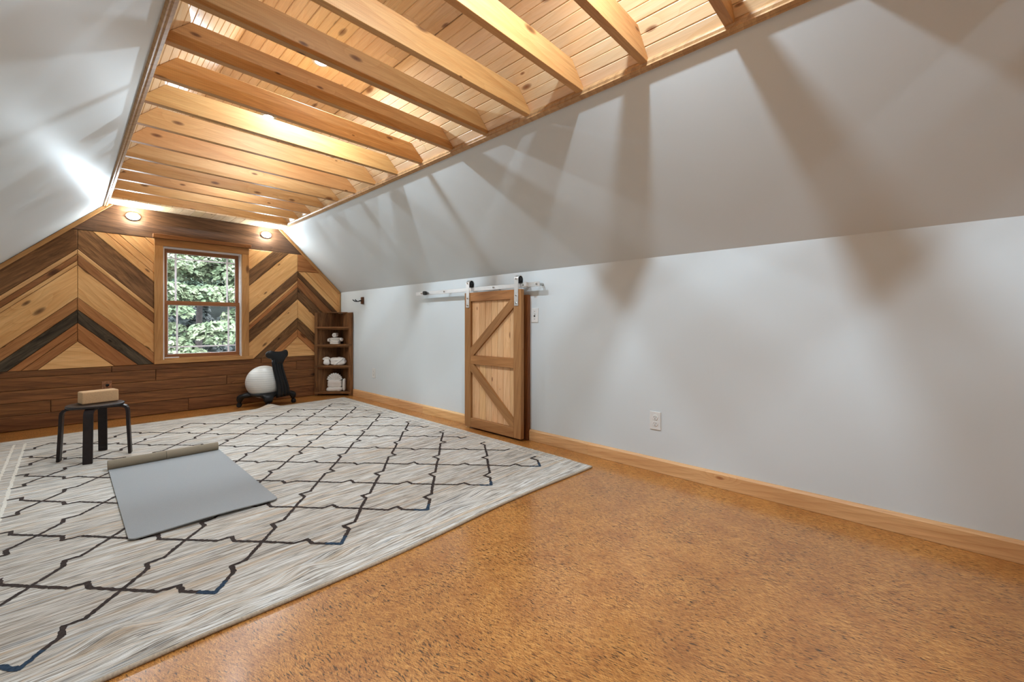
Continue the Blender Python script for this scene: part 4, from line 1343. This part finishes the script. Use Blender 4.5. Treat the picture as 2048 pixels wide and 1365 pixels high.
# bottom shelf: a tall folded robe with a fan of pleats, and a folded towel tucked behind on the right
ro = tag(empty('fan_folded_robe', tpos(-0.012, 0.075, 0.0485)), 'white robe on the lowest shelf, folded with a pleated fan on top', 'robe', grp)
link('robe_base', soft_box(0.200, 0.110, 0.055, 61.0, 0.006, 4.5), M['towel'], ro, basis(tuple(d45), tuple(n45), (0, 0, 1), (0, 0, 0)), smooth=True)
link('robe_body', soft_box(0.182, 0.100, 0.105, 63.0, 0.006, 4.5), M['towel'], ro, basis(tuple(d45), tuple(n45), (0, 0, 1), Vector((0, 0, 0.048))), smooth=True)
link('robe_fan', fan_mesh(0.105, 9, R(12), R(168), 5.0, 0.034), M['towel'], ro, basis(tuple(d45), tuple(n45), (0, 0, 1), -n45 * 0.012 + Vector((0, 0, 0.135))), smooth=True)
tag(link('folded_towel', soft_box(0.034, 0.056, 0.165, 71.0, 0.004, 3.6), M['towel'], None, tmat(0.113, 0.060, 0.0485), smooth=True), 'white towel folded upright, tucked right of the fan-folded robe', 'towel', grp)

# ================================================================== WALL PLATES AND HOOK
def outlet(y, z, label):
    r_ = tag(empty('wall_outlet', (XR, y, z)), label, 'outlet', 'white wall plates')
    link('plate', box_mesh(0.006, 0.071, 0.115, 0.002), M['plate'], r_, Matrix.Translation((-0.003, 0, 0)))
    for dz in (0.0195, -0.0195):
        rc = link('receptacle', lathe([(0.0172, 0.0), (0.0172, 0.0022), (0.0165, 0.0028)], 20), M['plate'], r_, basis((0, 1, 0), (0, 0, 1), (-1, 0, 0), (-0.006, 0, dz)))
        for yy, zz, a, b in ((-0.006, 0.004, 0.0022, 0.008), (0.006, 0.004, 0.0022, 0.007), (0.0, -0.008, 0.0045, 0.0045)):
            link('slot', box_mesh(a, b, 0.0012), M['slot'], rc, Matrix.Translation((yy, zz, 0.0029)))
    return r_
outlet(1.163, 0.322, 'white duplex outlet low on the right wall, nearest the camera')
outlet(4.73, 0.335, 'small white duplex outlet low on the wall beside the corner shelf')
sw = tag(empty('light_switch', (XR, 2.165, 1.006)), 'white toggle light switch on the wall beside the barn door', 'light switch', 'white wall plates')
link('plate', box_mesh(0.006, 0.071, 0.115, 0.002), M['plate'], sw, Matrix.Translation((-0.003, 0, 0)))
link('toggle_frame', box_mesh(0.002, 0.012, 0.026, 0.0005), M['slot'], sw, Matrix.Translation((-0.0062, 0, 0)))
link('toggle', box_mesh(0.014, 0.009, 0.011, 0.002), M['plate'], sw, Matrix.Translation((-0.012, 0, 0.004)) @ Matrix.Rotation(R(-20), 4, 'Y'))
for dz in (0.03, -0.03): link('screw', lathe([(0.003, 0), (0.003, 0.001)], 10), M['bolt'], sw, basis((0, 1, 0), (0, 0, 1), (-1, 0, 0), (-0.006, 0, dz)))
# mottled outlet plate in the wainscot
wo = tag(empty('wainscot_outlet', (0.266, YF - 0.003, 0.346)), 'mottled copper outlet with a dark plug in the brown wainscot, behind the stool', 'outlet')
link('plate', box_mesh(0.072, 0.006, 0.072, 0.002), M['copperplate'], wo, Matrix.Translation((0, -0.003, 0)))
link('plug', lathe([(0.012, 0), (0.013, 0.004), (0.011, 0.018), (0.006, 0.022)], 16), M['blackplastic'], wo, basis((1, 0, 0), (0, 0, 1), (0, -1, 0), (0.004, -0.006, -0.002)))
# padded guitar-style hook
hk = tag(empty('wall_hook', (XR, 5.005, 1.230)), 'dark wooden block with a black forked hook on the white wall by the shelf', 'hook')
link('block', box_mesh(0.088, 0.050, 0.020, 0.003), M['hookwood'], hk, basis((0, 0, 1), (0, 1, 0), (-1, 0, 0), (-0.0105, 0, 0)))
link('arm', tube([(-0.020, 0, -0.004), (-0.045, 0, -0.004), (-0.062, 0, -0.012), (-0.074, 0, -0.014)], [0.008, 0.0075, 0.006, 0.006], 12), M['caster'], hk, smooth=True)
for s_ in (-1, 1):
    link('prong', tube([(-0.074, 0, -0.014), (-0.084, s_ * 0.014, -0.013), (-0.098, s_ * 0.026, -0.010), (-0.112, s_ * 0.030, -0.002), (-0.122, s_ * 0.031, 0.008)], [0.006, 0.0065, 0.0065, 0.0065, 0.006], 12), M['caster'], hk, smooth=True)
# a white card on the window apron
card = box_mesh(0.118, 0.012, 0.010, 0.0015)
tag(link('white_card', card, M['vinyl'], None, Matrix.Translation((0.762, YF + 0.008, WZ0 + 0.0195)), smooth=False), 'small white strip lying on the window sill at its left end', 'card')

# ================================================================== OUTDOORS
# rising wooded ground
gv, gf = [], []
GX, GY_ = 16, 14
for j in range(GY_ + 1):
    for i in range(GX + 1):
        x = -16 + 38 * i / GX; y = 6.2 + 30 * j / GY_
        z = -2.9 + max(0, (y - 9)) * 0.30 + max(0, y - 18) * 0.35 + 0.5 * noise.noise(Vector((x * 0.3, y * 0.3, 0)))
        gv.append((x, y, z))
for j in range(GY_):
    for i in range(GX):
        a = j * (GX + 1) + i
        gf.append((a, a + 1, a + GX + 2, a + GX + 1))
gr = link('hillside_ground', mesh(gv, gf), M['soil'])
gr['kind'] = 'structure'

def foliage(pads, seed, n_per, size, flat=0.5):
    r = random.Random(seed)
    vs, fs = [], []
    shape = [(0.0, -0.5), (0.30, -0.34), (0.52, 0.02), (0.24, 0.08), (0.20, 0.34), (0.0, 0.56), (-0.20, 0.34), (-0.24, 0.08), (-0.52, 0.02), (-0.30, -0.34)]
    for c, rx, ry, rz in pads:
        n = int(n_per * rx * ry * 4)
        for _ in range(n):
            a = r.uniform(0, 2 * math.pi); q = math.sqrt(r.random())
            p = Vector((c[0] + rx * q * math.cos(a), c[1] + ry * q * math.sin(a), 0))
            dome = math.sqrt(max(0, 1 - q * q))
            p.z = c[2] + rz * dome - rz * 1.3 * r.random() ** 2 - 0.25 * rz * q
            s_ = size * r.uniform(0.6, 1.25)
            # leaves hang outward and droop
            out = Vector((math.cos(a), math.sin(a), -0.5 - 0.5 * q)) * flat + Vector((r.gauss(0, 0.45), r.gauss(0, 0.45), r.gauss(0, 0.3)))
            out.normalize()
            nrm = Vector((r.gauss(0, 0.35), r.gauss(0, 0.35) - 0.35, 1.0)).normalized()
            sd = out.cross(nrm)
            if sd.length < 1e-3: continue
            sd.normalize()
            b0 = len(vs)
            fold = nrm * (0.12 * s_)
            for (sx, sy) in shape:
                vs.append(p + sd * sx * s_ + out * sy * s_ - fold * abs(sx) * 2)
            fs.append(tuple(b0 + k_ for k_ in (0, 1, 2, 3, 4, 5)))
            fs.append(tuple(b0 + k_ for k_ in (0, 5, 6, 7, 8, 9)))
    return mesh(vs, fs)

def tree(name, base, height, lean_, pads, leafmat, label, seed, n_per, size, tr=0.11, group=None):
    root = tag(empty(name, base), label, 'tree', group)
    B = Vector(base)
    r = random.Random(seed)
    trunk = [Vector((0, 0, 0))]
    for i in range(1, 9):
        f = i / 8
        trunk.append(Vector((lean_[0] * f + r.uniform(-0.05, 0.05), lean_[1] * f + r.uniform(-0.05, 0.05), height * f)))
    link('trunk', tube(trunk, [tr * (1 - 0.75 * i / 8) for i in range(9)], 8), M['bark'], root, smooth=True)
    vs, fs = [], []
    for c, rx, ry, rz in pads:
        e = Vector(c) - B
        zz = max(0.2 * height, e.z - 0.45 * math.hypot(e.x, e.y) * 0.6)
        f = min(0.98, zz / height)
        s_ = Vector((lean_[0] * f, lean_[1] * f, height * f))
        mid = (s_ + e) / 2 + Vector((0, 0, 0.12))
        me = tube([s_, mid, e, e + (e - mid) * 0.35], [tr * 0.28, tr * 0.2, tr * 0.10, 0.006], 6)
        b0 = len(vs)
        vs += [v.co.copy() for v in me.vertices]
        fs += [tuple(b0 + q for q in p.vertices) for p in me.polygons]
        bpy.data.meshes.remove(me)
    link('branches', mesh(vs, fs), M['bark'], root)['kind'] = 'stuff'
    lp = [((Vector(c) - B), rx, ry, rz) for c, rx, ry, rz in pads]
    f = link('foliage', foliage(lp, seed, n_per, size), leafmat, root)
    f['kind'] = 'stuff'
    return root

def pad(x, y, z, rx, rz): return (Vector((x, y, z)), rx, rx * 0.8, rz)
left_pads = [pad(1.25, 9.60, 2.08, 0.36, 0.16), pad(1.50, 10.00, 1.91, 0.42, 0.16), pad(1.24, 9.40, 1.53, 0.34, 0.15), pad(1.53, 9.70, 1.49, 0.4, 0.16), pad(1.26, 9.30, 1.18, 0.3, 0.12),
             pad(1.23, 9.40, 0.83, 0.26, 0.13), pad(1.25, 9.20, 0.57, 0.34, 0.14), pad(1.45, 9.20, 0.43, 0.3, 0.1), pad(1.12, 9.00, 0.40, 0.3, 0.1), pad(1.06, 9.60, 1.36, 0.4, 0.16), pad(1.02, 9.80, 1.90, 0.45, 0.16), pad(1.53, 10.40, 2.34, 0.4, 0.16)]
tree('maple_tree', (0.2, 10.2, -2.6), 6.4, (0.3, 0.1), left_pads, M['leaf'], 'pale green layered tree at the left outside the window', 11, 1050, 0.085)
right_pads = [pad(2.06, 9.80, 2.19, 0.4, 0.16), pad(2.25, 9.60, 1.94, 0.34, 0.14), pad(1.96, 10.10, 1.96, 0.4, 0.15), pad(1.94, 9.60, 1.49, 0.46, 0.17), pad(2.17, 9.50, 1.51, 0.38, 0.15), pad(1.78, 9.80, 1.47, 0.4, 0.14),
              pad(2.22, 9.40, 1.09, 0.24, 0.12), pad(2.07, 9.30, 0.87, 0.32, 0.14), pad(1.82, 9.20, 0.83, 0.38, 0.14), pad(1.91, 9.10, 0.68, 0.24, 0.1), pad(1.65, 9.30, 0.75, 0.24, 0.1), pad(2.38, 9.40, 0.82, 0.36, 0.15), pad(2.52, 9.60, 1.82, 0.42, 0.16), pad(1.81, 10.20, 2.22, 0.4, 0.15), pad(2.45, 10.00, 2.36, 0.4, 0.16)]
tree('maple_tree', (3.4, 10.6, -2.5), 6.6, (-0.3, -0.1), right_pads, M['leaf'], 'pale green layered tree at the right outside the window, branch across the lower pane', 23, 1050, 0.085)
mid_pads = [pad(x, y, z, 0.5, 0.16) for x, y, z in ((1.57, 11.60, 2.41), (1.63, 12.00, 2.21), (1.68, 12.40, 2.00), (1.57, 11.60, 1.69), (1.88, 12.00, 2.39), (1.94, 12.40, 2.18), (1.82, 11.60, 1.85), (1.88, 12.00, 1.63), (2.21, 12.40, 2.57), (2.07, 11.60, 2.22), (2.14, 12.00, 2.01), (2.21, 12.40, 1.78), (2.33, 11.60, 2.40), (2.41, 12.00, 2.18), (2.49, 12.40, 1.96), (2.33, 11.60, 1.64), (2.69, 12.00, 2.59), (2.78, 12.40, 2.37), (2.61, 11.60, 2.02), (2.69, 12.00, 1.78), (3.09, 12.40, 2.56), (2.89, 11.60, 2.19), (2.99, 12.00, 1.96), (3.09, 12.40, 1.72))]
tree('beech_tree', (2.1, 12.6, -2.2), 6.0, (0.2, 0.0), mid_pads, M['leaf2'], 'mid green tree standing behind the two pale trees outside', 37, 520, 0.10)
rb_ = random.Random(77)
for i, (x, y) in enumerate(((1.7, 14.2), (4.2, 15.4), (2.6, 17.2), (5.2, 18.8), (3.4, 20.2))):
    gz = -2.9 + max(0, (y - 9)) * 0.30 + max(0, y - 18) * 0.35
    pads_ = [(Vector((x + rb_.uniform(-0.4, 0.4), y + rb_.uniform(-0.35, 0.35), gz + 0.7 + 0.42 * j)), 0.78, 0.7, 0.26) for j in range(12)]
    tree('evergreen_tree', (x, y, gz - 0.1), 6.0, (0.1, 0.1), pads_, M['leafshade'], 'tree with leaves darkened for shade, deep in the woods, %s from the left outside the window' % ('first', 'fourth', 'second', 'last', 'third')[i], 90 + i, 190, 0.15, 0.16, 'dark trees deep in the woods')
